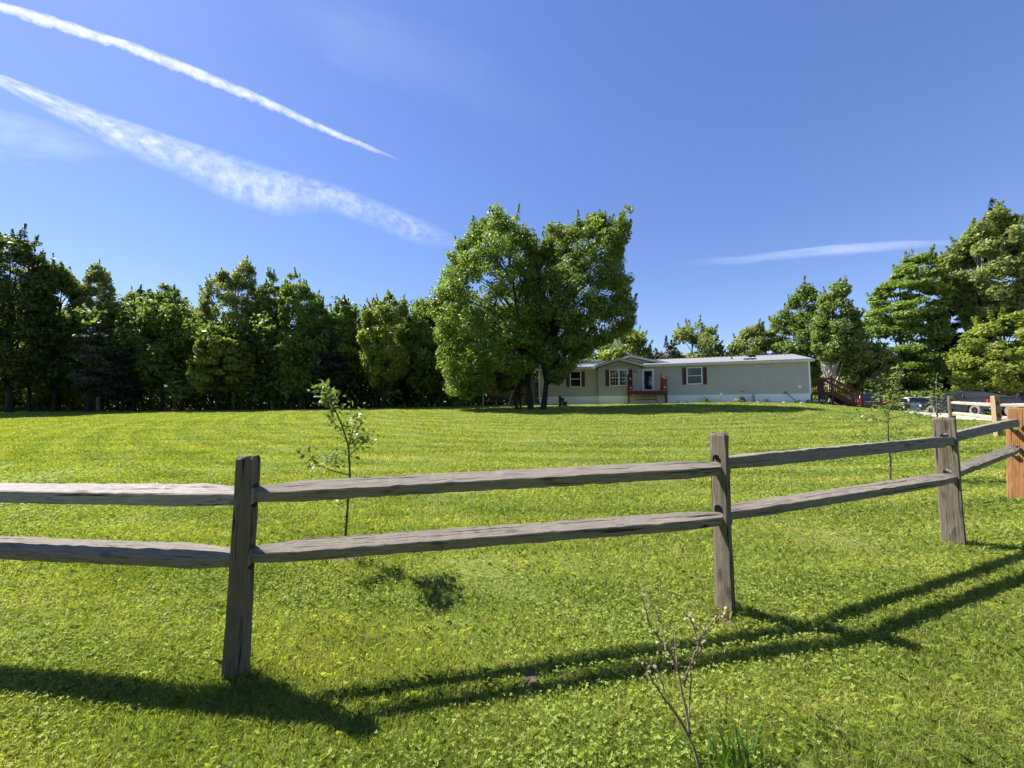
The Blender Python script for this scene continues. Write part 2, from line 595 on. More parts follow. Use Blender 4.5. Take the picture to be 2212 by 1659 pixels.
# clover between the blades, near the fence
def clover(N, seed):
    r = np.random.default_rng(seed)
    y = .95 * (9 / .95) ** r.random(N)
    x = (r.random(N) * 2 - 1) * (1.42 * y + .6)
    pn = np.sin(x * 1.9 + 1.3 * np.sin(y * 1.4)) + np.sin(y * 2.6 + 1.1 * np.sin(x * 1.2))
    k = (r.random(N) < .42 + .33 * pn)
    for bx_, by_, br in BARE: k &= np.hypot(x - bx_, y - by_) > br
    x = x[k]; y = y[k]; n_ = len(x)
    z = ground(x, y) + .022 + .024 * r.random(n_)
    s = (.0046 + .0038 * r.random(n_)) * np.maximum(1, np.hypot(x, y) / 4.5)
    nn = np.c_[r.normal(0, .35, n_), r.normal(0, .35, n_), np.ones(n_)]
    nn /= np.linalg.norm(nn, axis=1)[:, None]
    t = np.cross(nn, np.c_[r.normal(size=(n_, 3))]); t /= np.linalg.norm(t, axis=1)[:, None]
    b = np.cross(nn, t)
    c = np.c_[x, y, z]
    vs_ = []
    for l in range(3):
        ang = l * 2 * np.pi / 3
        dd = t * math.cos(ang) + b * math.sin(ang); ee = -t * math.sin(ang) + b * math.cos(ang)
        p0 = c; p1 = c + (dd * .75 + ee * .55) * s[:, None]; p2 = c + dd * 1.35 * s[:, None] + nn * .15 * s[:, None]; p3 = c + (dd * .75 - ee * .55) * s[:, None]
        vs_.append(np.stack([p0, p1, p2, p3], 1))
    V = np.concatenate(vs_, 0).reshape(-1, 3)
    return V, np.arange(len(V)).reshape(-1, 4), np.repeat(np.tile(r.random(n_), 3), 4)
V, F, A = clover(150000, 5)
cm = leaf_mat('clover_leaf', (.18, .27, .03), (.36, .44, .085), .45, .6, (1.3, 1.25, .6), 2.0)
cl = np_mesh('clover', V, F, cm, attr=A)
tag(cl, 'low bright green clover growing through the mown grass', 'clover', kind='stuff')
del V, F, A

# ------------------------------------------------------------------ trees
def bark(name, dark, light, sc=8):
    if name in MATS: return MATS[name]
    m, n, b = new_mat(name)
    v = mapping(n, (sc, sc, sc * .25))
    f = noise(n, v, 2, 6, .7)
    n.links.new(ramp(n, f, [(.32, dark), (.65, light)]), b.inputs['Base Color'])
    b.inputs['Roughness'].default_value = .95
    b.inputs['Specular IOR Level'].default_value = .1
    bump(n, b, f, .8, .03)
    MATS[name] = m
    return m
BARK = bark('bark_grey', (.045, .038, .030), (.14, .12, .10))
BARKD = bark('bark_dark', (.022, .019, .015), (.065, .055, .042))
BIRCH = bark('bark_pale', (.22, .20, .17), (.50, .47, .42), 3)
TWIG = bark('bark_twig', (.08, .055, .04), (.20, .15, .11), 30)

def poly_dist(P, poly):
    """signed distance: positive inside"""
    n_ = len(poly)
    d = np.full(len(P), 1e9); ins = np.zeros(len(P), bool)
    for i in range(n_):
        a = poly[i]; b = poly[(i + 1) % n_]
        ab = b - a
        t = np.clip(((P - a) @ ab) / max(1e-9, ab @ ab), 0, 1)
        d = np.minimum(d, np.hypot(*(P - a - t[:, None] * ab).T))
        c = ((a[1] > P[:, 1]) != (b[1] > P[:, 1]))
        xi = a[0] + (P[:, 1] - a[1]) / (b[1] - a[1] + 1e-12) * ab[0]
        ins ^= c & (P[:, 0] < xi)
    return np.where(ins, d, -d)

def leaf_cloud(centres, nor, size, r, droop=.0, aspect=.62):
    n_ = len(centres)
    nn = nor + r.normal(0, .75, (n_, 3))
    nn[:, 2] += .35
    nn /= np.linalg.norm(nn, axis=1)[:, None] + 1e-9
    t = r.normal(size=(n_, 3)); t[:, 2] -= droop
    t -= nn * (t * nn).sum(1)[:, None]
    t /= np.linalg.norm(t, axis=1)[:, None] + 1e-9
    b = np.cross(nn, t)
    s = (size * (.6 + .8 * r.random(n_)))[:, None]
    fold = nn * s * .12
    V = np.stack([centres - t * s * .5, centres + b * s * .5 * aspect - t * s * .06 + fold,
                  centres + t * s * .55, centres - b * s * .5 * aspect - t * s * .06 + fold], 1)
    return V.reshape(-1, 3), np.repeat(r.random(n_), 4)

def tree(name, label, cat, Y, bpx, sil, mat, n_leaf=9000, leaf=.26, clump=.8, dens=1.0, bark_m=None, trunk_r=.16, seed=1,
         limbs=26, depth=.9, gap=.0, group=None, trunks=None, flat=.75, wob=.5, kind='leafy', parent_loc=None, spikes=8, fork=.25):
    """sil: outline of the crown in photo pixels, read at the tree's own distance, turned into metres; the crown is then
    filled in depth around it so it is a full three-dimensional body"""
    if group == 'trees at the edge of the wood' and kind == 'leafy':
        n_leaf = int(n_leaf * (1.9 if 'aspen' in name else 1.5)); leaf *= .78 if 'aspen' in name else .84
        clump *= .80 if 'aspen' in name else .86; spikes = int(spikes * 1.5)
    r = np.random.default_rng(seed)
    b0 = ray(bpx, 884)
    B = np.array([b0[0] / b0[1] * Y, Y])
    n_ = B / np.hypot(*B); t_ = np.array([n_[1], -n_[0]])
    base_z = gz(B[0], B[1])
    pts = []
    for px, py in sil:
        rr_ = ray(px, py)
        k = np.hypot(*B) / (rr_[0] * n_[0] + rr_[1] * n_[1])
        pts.append(((rr_[0] * k * t_[0] + rr_[1] * k * t_[1]), rr_[2] * k + CZ - base_z))
    poly = np.array(pts)
    if group == 'trees at the edge of the wood' and kind == 'leafy':
        cut_z = 1.0 + 1.2 * r.random()
        if poly[:, 1].max() > cut_z + 4: poly[:, 1] = np.maximum(poly[:, 1], cut_z - .25 * r.random(len(poly)))
    # fray the outline so no edge of the crown is smooth
    fr = []
    for i in range(len(poly)):
        a = poly[i]; b = poly[(i + 1) % len(poly)]; L = np.hypot(*(b - a)); m_ = max(1, int(L / (.55 * clump + .1)))
        nrm = np.array([(b - a)[1], -(b - a)[0]]) / (L + 1e-9)
        for k in range(m_):
            fr.append(a + (b - a) * k / m_ + nrm * r.normal(0, .26 * clump) * (1 if k else .5))
    poly = np.array(fr)
    rz = math.atan2(t_[1], t_[0])
    root = empty(name, (B[0], B[1], base_z), rz, label, cat, group)
    lo = poly.min(0); hi = poly.max(0)
    # depth half-extent from distance to the outline
    G = np.c_[r.uniform(lo[0], hi[0], 6000), r.uniform(lo[1], hi[1], 6000)]
    D = poly_dist(G, poly)
    area = (D > 0).mean() * (hi - lo).prod()
    dmax = D.max()
    okp = G[D > clump * .28]; dok = D[D > clump * .28]
    nc = int(max(14, area / (clump ** 2) * 1.9 * dens))
    sel = r.choice(len(okp), min(nc, len(okp)), replace=False)
    cx = okp[sel]; cd = dok[sel]
    dep = depth * np.sqrt(np.clip(cd / dmax, .02, 1)) * dmax * 1.15
    s_ = r.random(len(sel)) ** .55 * np.sign(r.random(len(sel)) - .5)
    C = np.c_[cx[:, 0], s_ * dep, cx[:, 1]]
    bi = np.where((D > clump * .06) & (D < clump * .6))[0]
    if len(bi):
        bi = r.choice(bi, min(int(nc * .9), len(bi)), replace=False)
        bb = G[bi]
        C = np.r_[C, np.c_[bb[:, 0], r.normal(0, .35, len(bb)) * dmax * depth * .6, bb[:, 1]]]
        cd = np.r_[cd, D[bi]]
    cen = np.array([poly[:, 0].mean(), 0, lo[1] + (hi[1] - lo[1]) * .45])
    cr = np.minimum(clump * (.5 + .65 * r.random(len(C))), cd * 1.05 + clump * .24)
    w_ = cr ** 2 / (cr ** 2).sum()
    cnt = r.multinomial(n_leaf, w_)
    idx = np.repeat(np.arange(len(C)), cnt)
    g = r.normal(size=(len(idx), 3))
    g /= np.linalg.norm(g, axis=1)[:, None]
    rad = r.random(len(idx)) ** .42
    off = g * rad[:, None] * cr[idx][:, None]
    off[:, 2] *= flat
    if kind == 'conifer':
        off[:, 2] *= .45
    Pp = C[idx] + off
    nor = g * .8 + (C[idx] - cen) / (np.linalg.norm(C[idx] - cen, axis=1)[:, None] + 1e-6) * .35
    V1, A1 = leaf_cloud(Pp, nor, leaf, r, .5 if kind != 'conifer' else .1, .62 if kind != 'conifer' else .28)
    Vs = [V1]; As = [A1]
    # loose sprays of leaves along shoots that break the outline
    ns = spikes
    if ns:
        edge = np.argsort(cd + r.random(len(cd)) * .3)[:ns * 3]
        edge = r.choice(edge, min(ns * 2, len(edge)), replace=False)
        for e in edge:
            dr = C[e] - cen; dr[2] = abs(dr[2]) * .5 + .25; dr /= np.linalg.norm(dr); dr = dr * .55 + np.array([0, 0, .75]); dr /= np.linalg.norm(dr)
            L = clump * (.5 + .7 * r.random()); m_ = int(40 * dens) + 14
            tt = r.random(m_)
            q_ = C[e] + dr * (tt * L + cr[e] * .45)[:, None] + r.normal(0, .10 * clump, (m_, 3)) * (1.1 - tt)[:, None]
            V2, A2 = leaf_cloud(q_, np.tile(dr, (m_, 1)), leaf * .8, r)
            Vs.append(V2); As.append(A2)
    V = np.concatenate(Vs); A = np.concatenate(As)
    # carve skylight gaps
    if gap:
        q4 = V.reshape(-1, 4, 3)
        c_ = q4.mean(1)
        wv = .8 * np.sin(c_[:, 2] * 1.7 / clump + seed)
        f_ = np.sin(c_[:, 0] * 2.9 / clump + seed + wv) * np.sin(c_[:, 2] * 3.3 / clump + seed * 2 + 1.3 * wv) * np.sin(c_[:, 1] * 1.7 / clump + seed)
        keep = (f_ < 1 - gap * .8) | (r.random(len(c_)) < .2)
        V = q4[keep].reshape(-1, 3); A = A.reshape(-1, 4)[keep].ravel()
    np_mesh('crown', V, np.arange(len(V)).reshape(-1, 4), mat, root, A)
    # trunk(s) and limbs
    tm = MB()
    H = hi[1]
    bases = trunks or [(0, 0, trunk_r)]
    mids = []
    for (tx, ty, tr_) in bases:
        pts = []; rad = []
        topx = poly[:, 0].mean() * .7 + tx * .3
        nseg = 9
        for i in range(nseg):
            f = i / (nseg - 1)
            z_ = -.3 + (H * .9 + .3) * f
            x_ = tx + (topx - tx) * f ** 1.3 + (r.random() - .5) * .22 * wob * (i > 0) * (1 + f)
            y_ = ty + (r.random() - .5) * .22 * wob * (i > 0) * (1 + f)
            pts.append((x_, y_, z_)); rad.append(max(.02, tr_ * (1.25 if i == 0 else 1) * (1 - f) ** .75))
        tm.tube(pts, rad, 8)
        mids.append((pts, rad))
    if limbs:
        order = r.choice(len(C), min(limbs, len(C)), replace=False)
        for j, e in enumerate(order):
            pts, rad = mids[j % len(mids)]
            cz = C[e][2]
            zt = min(max(.12 * H, cz - (.25 + fork * r.random()) * H * .7), H * .7)
            k_ = min(len(pts) - 2, max(0, int((zt + .3) / (H * .9 + .3) * (len(pts) - 1))))
            f = (zt - pts[k_][2]) / (pts[k_ + 1][2] - pts[k_][2] + 1e-9)
            f = min(1, max(0, f))
            p0 = Vector(pts[k_]).lerp(Vector(pts[k_ + 1]), f)
            r0 = rad[k_] * .52
            p1 = Vector(C[e])
            m1 = p0.lerp(p1, .4) + Vector((r.normal() * .12, r.normal() * .12, .10 * (p1 - p0).length))
            m2 = p0.lerp(p1, .72) + Vector((r.normal() * .12, r.normal() * .12, .07 * (p1 - p0).length))
            tm.tube([p0, m1, m2, p1], [r0, r0 * .7, r0 * .42, .012], 5, cap=False)
    tm.build('trunk', bark_m or (BARKD if group == 'trees at the edge of the wood' or 'on the lawn' in label or 'big trunks' in label else BARK), root, smooth_=True)
    return root

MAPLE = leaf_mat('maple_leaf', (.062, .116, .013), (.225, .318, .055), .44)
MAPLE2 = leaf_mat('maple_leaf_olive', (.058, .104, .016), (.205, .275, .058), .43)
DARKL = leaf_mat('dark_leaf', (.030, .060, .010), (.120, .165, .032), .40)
YELL = leaf_mat('yellow_green_leaf', (.085, .140, .014), (.29, .34, .055), .44)
ASPEN = leaf_mat('aspen_leaf', (.12, .155, .045), (.26, .30, .095), .50)
PALEL = leaf_mat('pale_leaf', (.10, .15, .035), (.25, .30, .080), .42)
PINE = leaf_mat('pine_needle', (.030, .048, .030), (.095, .115, .070), .15, .6, (1, 1.1, .7))
SPRUCE = leaf_mat('spruce_needle', (.010, .020, .012), (.035, .045, .025), .12, .6, (1, 1.1, .7))

# the two big maples on the lawn, and the slim one with twin stems beside them
tree('maple_tree', 'big broad maple on the lawn with bright left crown, at the left of the two', 'tree', 27.3, 1147,
     [(1119, 452), (1129, 500), (1150, 512), (1160, 540), (1166, 580), (1172, 640), (1178, 700), (1172, 760), (1150, 800), (1120, 828), (1085, 834), (1058, 836), (1036, 846), (1005, 860), (985, 850),
      (968, 846), (956, 800), (950, 750), (944, 715), (936, 690), (934, 655), (950, 630), (956, 600), (974, 580), (975, 560), (995, 553), (998, 528), (1022, 520), (1018, 500),
      (1030, 484), (1052, 488), (1060, 468), (1078, 464), (1090, 475), (1108, 470)],
     MAPLE, n_leaf=72000, leaf=.185, clump=.78, trunk_r=.20, seed=11, limbs=60, depth=.95, dens=1.35, gap=.50, spikes=22)
tree('maple_tree', 'leaning maple on the lawn with olive green crown, at the right of the two', 'tree', 26.9, 1173,
     [(1364, 484), (1358, 520), (1345, 545), (1350, 575), (1340, 592), (1356, 610), (1362, 640), (1369, 665), (1362, 700), (1352, 722), (1330, 728), (1318, 745), (1290, 752), (1280, 766),
      (1256, 778), (1240, 796), (1224, 816), (1205, 830), (1192, 828), (1180, 800), (1160, 760), (1145, 700), (1140, 640), (1142, 590), (1150, 550), (1168, 530), (1175, 512), (1200, 492), (1222, 503),
      (1235, 490), (1262, 488), (1268, 470), (1280, 476), (1300, 482), (1318, 478), (1330, 490), (1342, 468), (1352, 480)],
     MAPLE2, n_leaf=72000, leaf=.175, clump=.72, trunk_r=.19, seed=12, limbs=60, depth=.95, dens=1.35, gap=.48, spikes=22)
tree('maple_sapling', 'slim twin-stemmed young maple left of the two big trunks', 'tree', 27.6, 1119,
     [(1090, 700), (1130, 690), (1150, 740), (1148, 800), (1130, 838), (1100, 842), (1070, 835), (1062, 780)],
     DARKL, n_leaf=5000, leaf=.20, clump=.6, trunk_r=.06, seed=13, limbs=16, trunks=[(-.12, 0, .085), (.18, .1, .075), (.02, -.15, .05)], gap=.4)

# the wood edge on the left, tree by tree
WOOD = 'trees at the edge of the wood'
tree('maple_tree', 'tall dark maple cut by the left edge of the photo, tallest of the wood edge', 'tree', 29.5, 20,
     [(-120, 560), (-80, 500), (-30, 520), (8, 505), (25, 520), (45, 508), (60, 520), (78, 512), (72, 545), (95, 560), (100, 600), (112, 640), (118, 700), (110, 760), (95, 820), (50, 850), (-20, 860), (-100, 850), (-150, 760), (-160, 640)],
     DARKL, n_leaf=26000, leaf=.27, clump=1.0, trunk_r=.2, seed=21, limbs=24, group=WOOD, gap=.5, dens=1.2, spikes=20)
tree('maple_tree', 'dark leafy maple with sloping olive top, second from the left edge of the photo', 'tree', 31.5, 118,
     [(112, 560), (128, 580), (150, 592), (162, 610), (172, 650), (170, 720), (160, 790), (130, 840), (90, 845), (70, 790), (66, 700), (76, 610), (92, 572)],
     MAPLE2, n_leaf=16000, leaf=.26, clump=.9, trunk_r=.16, seed=22, limbs=18, group=WOOD, gap=.4, spikes=14)
tree('aspen_tree', 'grey-green aspen with a blunt column top standing alone above the dark wood edge', 'tree', 33, 212,
     [(198, 578), (206, 568), (220, 582), (232, 590), (242, 612), (250, 660), (248, 740), (235, 800), (195, 810), (172, 760), (164, 690), (172, 630), (182, 602)],
     ASPEN, n_leaf=13000, leaf=.21, clump=.7, trunk_r=.12, seed=23, limbs=18, group=WOOD, gap=.5, bark_m=BIRCH, spikes=16)
tree('aspen_tree', 'short thin aspen top peeping up right of the blunt column aspen', 'tree', 35, 292,
     [(284, 628), (298, 618), (312, 640), (320, 690), (312, 760), (280, 780), (258, 730), (262, 670)],
     ASPEN, n_leaf=7000, leaf=.22, clump=.65, trunk_r=.1, seed=24, limbs=12, group=WOOD, gap=.5, bark_m=BIRCH, spikes=12)
tree('maple_tree', 'round yellow-green maple with a wide soft top in the left wood edge', 'tree', 33.5, 350,
     [(318, 640), (335, 620), (352, 612), (372, 622), (392, 640), (410, 668), (420, 720), (418, 790), (395, 838), (330, 845), (296, 810), (288, 740), (296, 680)],
     MAPLE2, n_leaf=16000, leaf=.25, clump=.85, trunk_r=.14, seed=25, limbs=18, group=WOOD, gap=.4, spikes=16)
tree('maple_tree', 'low maple with sunlit lime branches under the tallest aspen', 'tree', 31.5, 468,
     [(430, 730), (455, 705), (490, 712), (520, 735), (545, 770), (548, 815), (520, 850), (450, 856), (415, 830), (405, 775)],
     YELL, n_leaf=12000, leaf=.25, clump=.7, trunk_r=.12, seed=26, limbs=16, group=WOOD, gap=.35, flat=.5)
tree('aspen_tree', 'tallest feathery aspen of the wood edge, with a double pointed top', 'tree', 35.5, 505,
     [(470, 600), (486, 585), (496, 604), (508, 590), (520, 568), (530, 560), (546, 585), (552, 612), (560, 650), (562, 720), (548, 790), (500, 810), (452, 800), (436, 740), (432, 680), (440, 630), (455, 608)],
     ASPEN, n_leaf=24000, leaf=.20, clump=.72, trunk_r=.14, seed=27, limbs=26, group=WOOD, gap=.5, bark_m=BIRCH, spikes=26)
tree('aspen_tree', 'narrow pointed aspen just right of the tallest one', 'tree', 35, 588,
     [(578, 590), (590, 592), (602, 615), (610, 660), (614, 740), (600, 800), (566, 810), (552, 750), (554, 680), (562, 620)],
     MAPLE2, n_leaf=12000, leaf=.22, clump=.68, trunk_r=.12, seed=28, limbs=16, group=WOOD, gap=.4, bark_m=BIRCH, spikes=14)
tree('aspen_tree', 'broad leafy aspen with a stepped right shoulder in the middle of the wood edge', 'tree', 34, 650,
     [(628, 588), (640, 595), (655, 610), (668, 628), (690, 640), (708, 665), (716, 720), (712, 800), (690, 850), (640, 855), (612, 820), (602, 740), (602, 660), (614, 612)],
     MAPLE, n_leaf=22000, leaf=.23, clump=.78, trunk_r=.14, seed=29, limbs=22, group=WOOD, gap=.45, bark_m=BARK, spikes=20)
tree('maple_tree', 'lower ragged maple in the dip of the wood edge above the apple sapling', 'tree', 34.5, 748,
     [(728, 655), (742, 645), (756, 660), (770, 672), (778, 720), (776, 790), (755, 835), (720, 838), (706, 790), (704, 720), (712, 680)],
     MAPLE, n_leaf=12000, leaf=.23, clump=.68, trunk_r=.12, seed=30, limbs=16, group=WOOD, gap=.45, spikes=14)
tree('spruce_tree', 'dark brownish spruce with drooping bare lower branches in the wood edge', 'tree', 33.5, 718,
     [(722, 690), (735, 740), (752, 780), (765, 820), (768, 862), (668, 862), (676, 820), (692, 770), (708, 730)],
     SPRUCE, n_leaf=13000, leaf=.30, clump=.7, trunk_r=.12, seed=31, limbs=30, group=WOOD, kind='conifer', spikes=0, dens=1.3)
tree('maple_tree', 'bright lime maple with three upright shoots in the right half of the wood edge', 'tree', 32.5, 828,
     [(806, 655), (818, 645), (828, 658), (845, 632), (852, 655), (868, 645), (876, 668), (888, 690), (890, 750), (880, 800), (850, 838), (812, 842), (790, 800), (778, 740), (784, 680)],
     YELL, n_leaf=18000, leaf=.23, clump=.72, trunk_r=.13, seed=32, limbs=20, group=WOOD, gap=.45, spikes=22)
tree('maple_tree', 'green maple partly hidden behind the bright crown of the big lawn maple', 'tree', 34, 915,
     [(895, 662), (908, 645), (922, 665), (940, 690), (955, 740), (950, 800), (925, 838), (890, 838), (872, 780), (874, 710)],
     MAPLE, n_leaf=13000, leaf=.23, clump=.72, trunk_r=.13, seed=33, limbs=16, group=WOOD, gap=.45, spikes=14)
tree('spruce_tree', 'dark spruce with rusty inner branches right of the lime maple', 'tree', 35.5, 880,
     [(885, 740), (905, 790), (920, 860), (838, 862), (852, 800), (870, 760)],
     SPRUCE, n_leaf=8000, leaf=.30, clump=.7, trunk_r=.11, seed=34, limbs=24, group=WOOD, kind='conifer', spikes=0)
tree('pine_tree', 'dull grey-blue pine in the shade below the blunt column aspen', 'tree', 29.5, 190,
     [(176, 722), (200, 705), (228, 712), (244, 735), (250, 790), (240, 850), (165, 858), (150, 800), (156, 750)],
     PINE, n_leaf=9000, leaf=.26, clump=.75, trunk_r=.12, seed=35, limbs=16, group=WOOD, kind='conifer', gap=.3, spikes=6)
tree('spruce_tree', 'black-green spruce at the foot of the left wood edge', 'tree', 31, 262,
     [(262, 740), (285, 790), (300, 862), (222, 864), (236, 800)],
     SPRUCE, n_leaf=7000, leaf=.28, clump=.7, trunk_r=.1, seed=36, limbs=18, group=WOOD, kind='conifer', spikes=0)

# behind the house
BH = 'trees rising behind the house'
tree('maple_tree', 'yellow-green round tree behind the left end of the house roof', 'tree', 50, 1350,
     [(1350, 706), (1372, 712), (1390, 728), (1402, 750), (1412, 775), (1405, 820), (1375, 860), (1310, 862), (1280, 830), (1282, 780), (1300, 745), (1325, 715)],
     YELL, n_leaf=14000, leaf=.34, clump=1.2, trunk_r=.2, seed=41, limbs=14, group=BH, gap=.3, spikes=14)
tree('pine_tree', 'dull olive pine behind the roof, left of the pale round tree', 'tree', 47, 1442,
     [(1440, 738), (1452, 752), (1468, 748), (1478, 775), (1482, 840), (1405, 845), (1410, 790), (1420, 760)],
     PINE, n_leaf=9000, leaf=.34, clump=1.0, trunk_r=.16, seed=42, limbs=18, group=BH, kind='conifer', gap=.3, spikes=8)
tree('maple_tree', 'pale green domed tree behind the middle of the metal roof', 'tree', 52, 1500,
     [(1480, 706), (1505, 698), (1525, 704), (1540, 722), (1556, 740), (1562, 775), (1550, 840), (1450, 845), (1442, 790), (1452, 740), (1468, 712)],
     PALEL, n_leaf=15000, leaf=.34, clump=1.15, trunk_r=.2, seed=43, limbs=14, group=BH, gap=.35, spikes=14)
tree('maple_tree', 'mid green bushy tree behind the roof, left of the two tall aspens', 'tree', 48, 1620,
     [(1615, 702), (1635, 698), (1650, 712), (1662, 735), (1668, 790), (1655, 850), (1580, 850), (1566, 800), (1572, 760), (1590, 730)],
     PALEL, n_leaf=14000, leaf=.30, clump=1.0, trunk_r=.18, seed=44, limbs=14, group=BH, gap=.35, spikes=14)
tree('aspen_tree', 'dark green aspen with a twin top, left of the white-trunked one', 'tree', 45, 1722,
     [(1668, 690), (1690, 672), (1712, 640), (1728, 620), (1742, 612), (1756, 625), (1762, 660), (1770, 720), (1768, 800), (1740, 860), (1680, 860), (1656, 800), (1655, 730)],
     MAPLE2, n_leaf=19000, leaf=.30, clump=1.0, trunk_r=.16, seed=45, limbs=18, group=BH, gap=.4, spikes=18, bark_m=BIRCH)
tree('aspen_tree', 'white-trunked aspen rising above the right end of the house', 'tree', 39, 1793,
     [(1768, 650), (1785, 615), (1800, 608), (1822, 612), (1832, 640), (1838, 665), (1858, 672), (1862, 720), (1850, 770), (1822, 785), (1770, 780), (1755, 730), (1758, 690)],
     MAPLE2, n_leaf=19000, leaf=.26, clump=.9, trunk_r=.17, seed=46, limbs=18, group=BH, gap=.4, spikes=18, bark_m=BIRCH)
# right-hand side, beyond the parked cars
RT = 'trees beyond the driveway'
tree('maple_tree', 'tall layered maple with horizontal sprays of leaves behind the white truck', 'tree', 42, 1955,
     [(1938, 582), (1958, 560), (1985, 545), (2008, 552), (2030, 575), (2045, 620), (2050, 700), (2040, 780), (2020, 848), (1960, 858), (1880, 858), (1850, 800), (1848, 730), (1862, 680), (1882, 650), (1902, 618), (1920, 600)],
     MAPLE, n_leaf=42000, leaf=.30, clump=1.15, trunk_r=.25, seed=51, limbs=30, group=RT, gap=.55, flat=.38, dens=1.3, spikes=20)
tree('maple_tree', 'bushy leafy tree filling the gap between the deck stairs and the layered maple', 'tree', 38, 1868,
     [(1830, 765), (1860, 740), (1900, 745), (1935, 770), (1942, 815), (1930, 858), (1830, 862), (1808, 830), (1812, 790)],
     PALEL, n_leaf=14000, leaf=.26, clump=.8, trunk_r=.12, seed=52, limbs=14, group=RT, gap=.3, spikes=10)
tree('spruce_tree', 'dark spruce with dead grey twigs between the layered maple and the tall pale tree', 'tree', 43, 2052,
     [(2035, 600), (2060, 640), (2085, 700), (2100, 760), (2108, 850), (1998, 850), (2005, 760), (2018, 680)],
     SPRUCE, n_leaf=13000, leaf=.38, clump=1.1, trunk_r=.2, seed=53, limbs=34, group=RT, kind='conifer', gap=.3, spikes=0)
tree('poplar_tree', 'tallest pale grey-green tree on the right side of the photo', 'tree', 40, 2120,
     [(2090, 510), (2112, 478), (2140, 455), (2165, 460), (2195, 468), (2215, 500), (2222, 580), (2205, 660), (2170, 720), (2110, 735), (2070, 700), (2042, 640), (2030, 590), (2050, 540), (2072, 525)],
     PALEL, n_leaf=36000, leaf=.30, clump=1.1, trunk_r=.25, seed=54, limbs=40, group=RT, gap=.6, bark_m=BIRCH, dens=1.2, spikes=36)
tree('pine_tree', 'ragged pine with open dark branches at the right edge of the photo', 'tree', 42, 2235,
     [(2140, 448), (2160, 470), (2190, 480), (2235, 500), (2270, 560), (2290, 700), (2270, 800), (2200, 810), (2195, 700), (2170, 580), (2120, 500)],
     PINE, n_leaf=20000, leaf=.38, clump=1.2, trunk_r=.24, seed=55, limbs=46, group=RT, kind='conifer', gap=.5, spikes=10)
tree('maple_tree', 'low spreading yellow-green tree overhanging the dark pickup trucks', 'tree', 34, 2165,
     [(2080, 725), (2110, 705), (2150, 690), (2200, 668), (2260, 660), (2310, 700), (2330, 780), (2300, 845), (2200, 852), (2110, 846), (2060, 850), (2048, 800), (2058, 755)],
     YELL, n_leaf=34000, leaf=.25, clump=.9, trunk_r=.18, seed=56, limbs=24, group=RT, gap=.35, dens=1.3, flat=.55, spikes=16)

# the rest of the wood behind, a mass nobody could count
def wood_mass(spots, seed, leaf, nl, mat_, label, hts, nk=15):
    r = np.random.default_rng(seed)
    Vs = []; As = []
    for (x, y) in spots:
        h = r.uniform(*hts)
        g0 = gz(x, y)
        C = np.c_[x + r.normal(0, 1.4, nk), y + r.normal(0, 1.4, nk), g0 + h * (.12 + .82 * r.random(nk))]
        idx = r.integers(0, nk, nl)
        g = r.normal(size=(nl, 3)); g /= np.linalg.norm(g, axis=1)[:, None]
        P_ = C[idx] + g * (r.random(nl) ** .4)[:, None] * (1.3 if nk == 15 else .95)
        V, A = leaf_cloud(P_, g, leaf, r)
        Vs.append(V); As.append(A)
    V = np.concatenate(Vs)
    o = np_mesh('woods', V, np.arange(len(V)).reshape(-1, 4), mat_, attr=np.concatenate(As))
    tag(o, label, 'woods', kind='stuff')
    return o
sp = []
for row, (yy, st) in enumerate([(37.5, 2.5), (41, 2.7), (45, 3), (50, 3.4), (56, 4)]):
    x = -64
    while x < 6:
        sp.append((x + random.uniform(-.8, .8) , yy + random.uniform(-1.2, 1.2) - max(0, (-x - 30)) * .16))
        x += st
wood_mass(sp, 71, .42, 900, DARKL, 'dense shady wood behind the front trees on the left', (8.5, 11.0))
sp = []
for row, (yy, st) in enumerate([(55, 3.2), (60, 3.6)]):
    x = 8
    while x < 100:
        sp.append((x + random.uniform(-.8, .8), yy + random.uniform(-1.2, 1.2) - max(0, x - 45) * .25))
        x += st
for k in range(22):
    sp.append((38 + k * 1.9, 50 - k * 1.1))
wood_mass([(-47 + k * 2.05 + random.uniform(-.7, .7), 35.6 + random.uniform(-.6, .6) - max(0, 17 - k) * .16) for k in range(23)], 75, .30, 2300, MAPLE2, 'leafy middle layer of the wood behind the front trees', (7.5, 10.2), 24)
wood_mass(sp, 72, .5, 800, DARKL, 'distant wood behind the house and the right-hand trees', (6.0, 8.5))
sp = [(-66 + k * 3.3 + random.uniform(-1, 1), -24 - 6 * (k % 2) + random.uniform(-2, 2)) for k in range(41)]
wood_mass(sp, 73, .9, 1500, DARKL, 'wood across the road behind the viewer', (11.0, 16.0))
# thin stems seen in the shade under the wood edge, with brush at their feet
r_ = np.random.default_rng(74)
stem = MB()
for k in range(150):
    x = r_.uniform(-58, -1.5); y = r_.uniform(33, 43) - max(0, (-x - 30)) * .22
    g0 = gz(x, y); rr0 = r_.uniform(.04, .13)
    stem.tube([(x, y, g0 - .2), (x + r_.normal() * .2, y, g0 + 3.5), (x + r_.normal() * .5, y, g0 + 8)], [rr0, rr0 * .8, rr0 * .4], 6, cap=False)
tag(stem.build('wood_stems', BARKD, smooth_=True), 'many thin grey stems standing in the shade of the wood edge', 'stems', kind='stuff')
N_ = 14000
x = r_.uniform(-60, -1, N_); y = r_.uniform(33.5, 44, N_) - np.maximum(0, (-x - 30)) * .22
P_ = np.c_[x, y, ground(x, y) + r_.random(N_) ** 1.6 * 1.7 * (.55 + .45 * np.sin(x * .9) * np.sin(x * .37 + 1))]
V, A = leaf_cloud(P_, np.tile([0, 0, 1.], (N_, 1)), .24, r_)
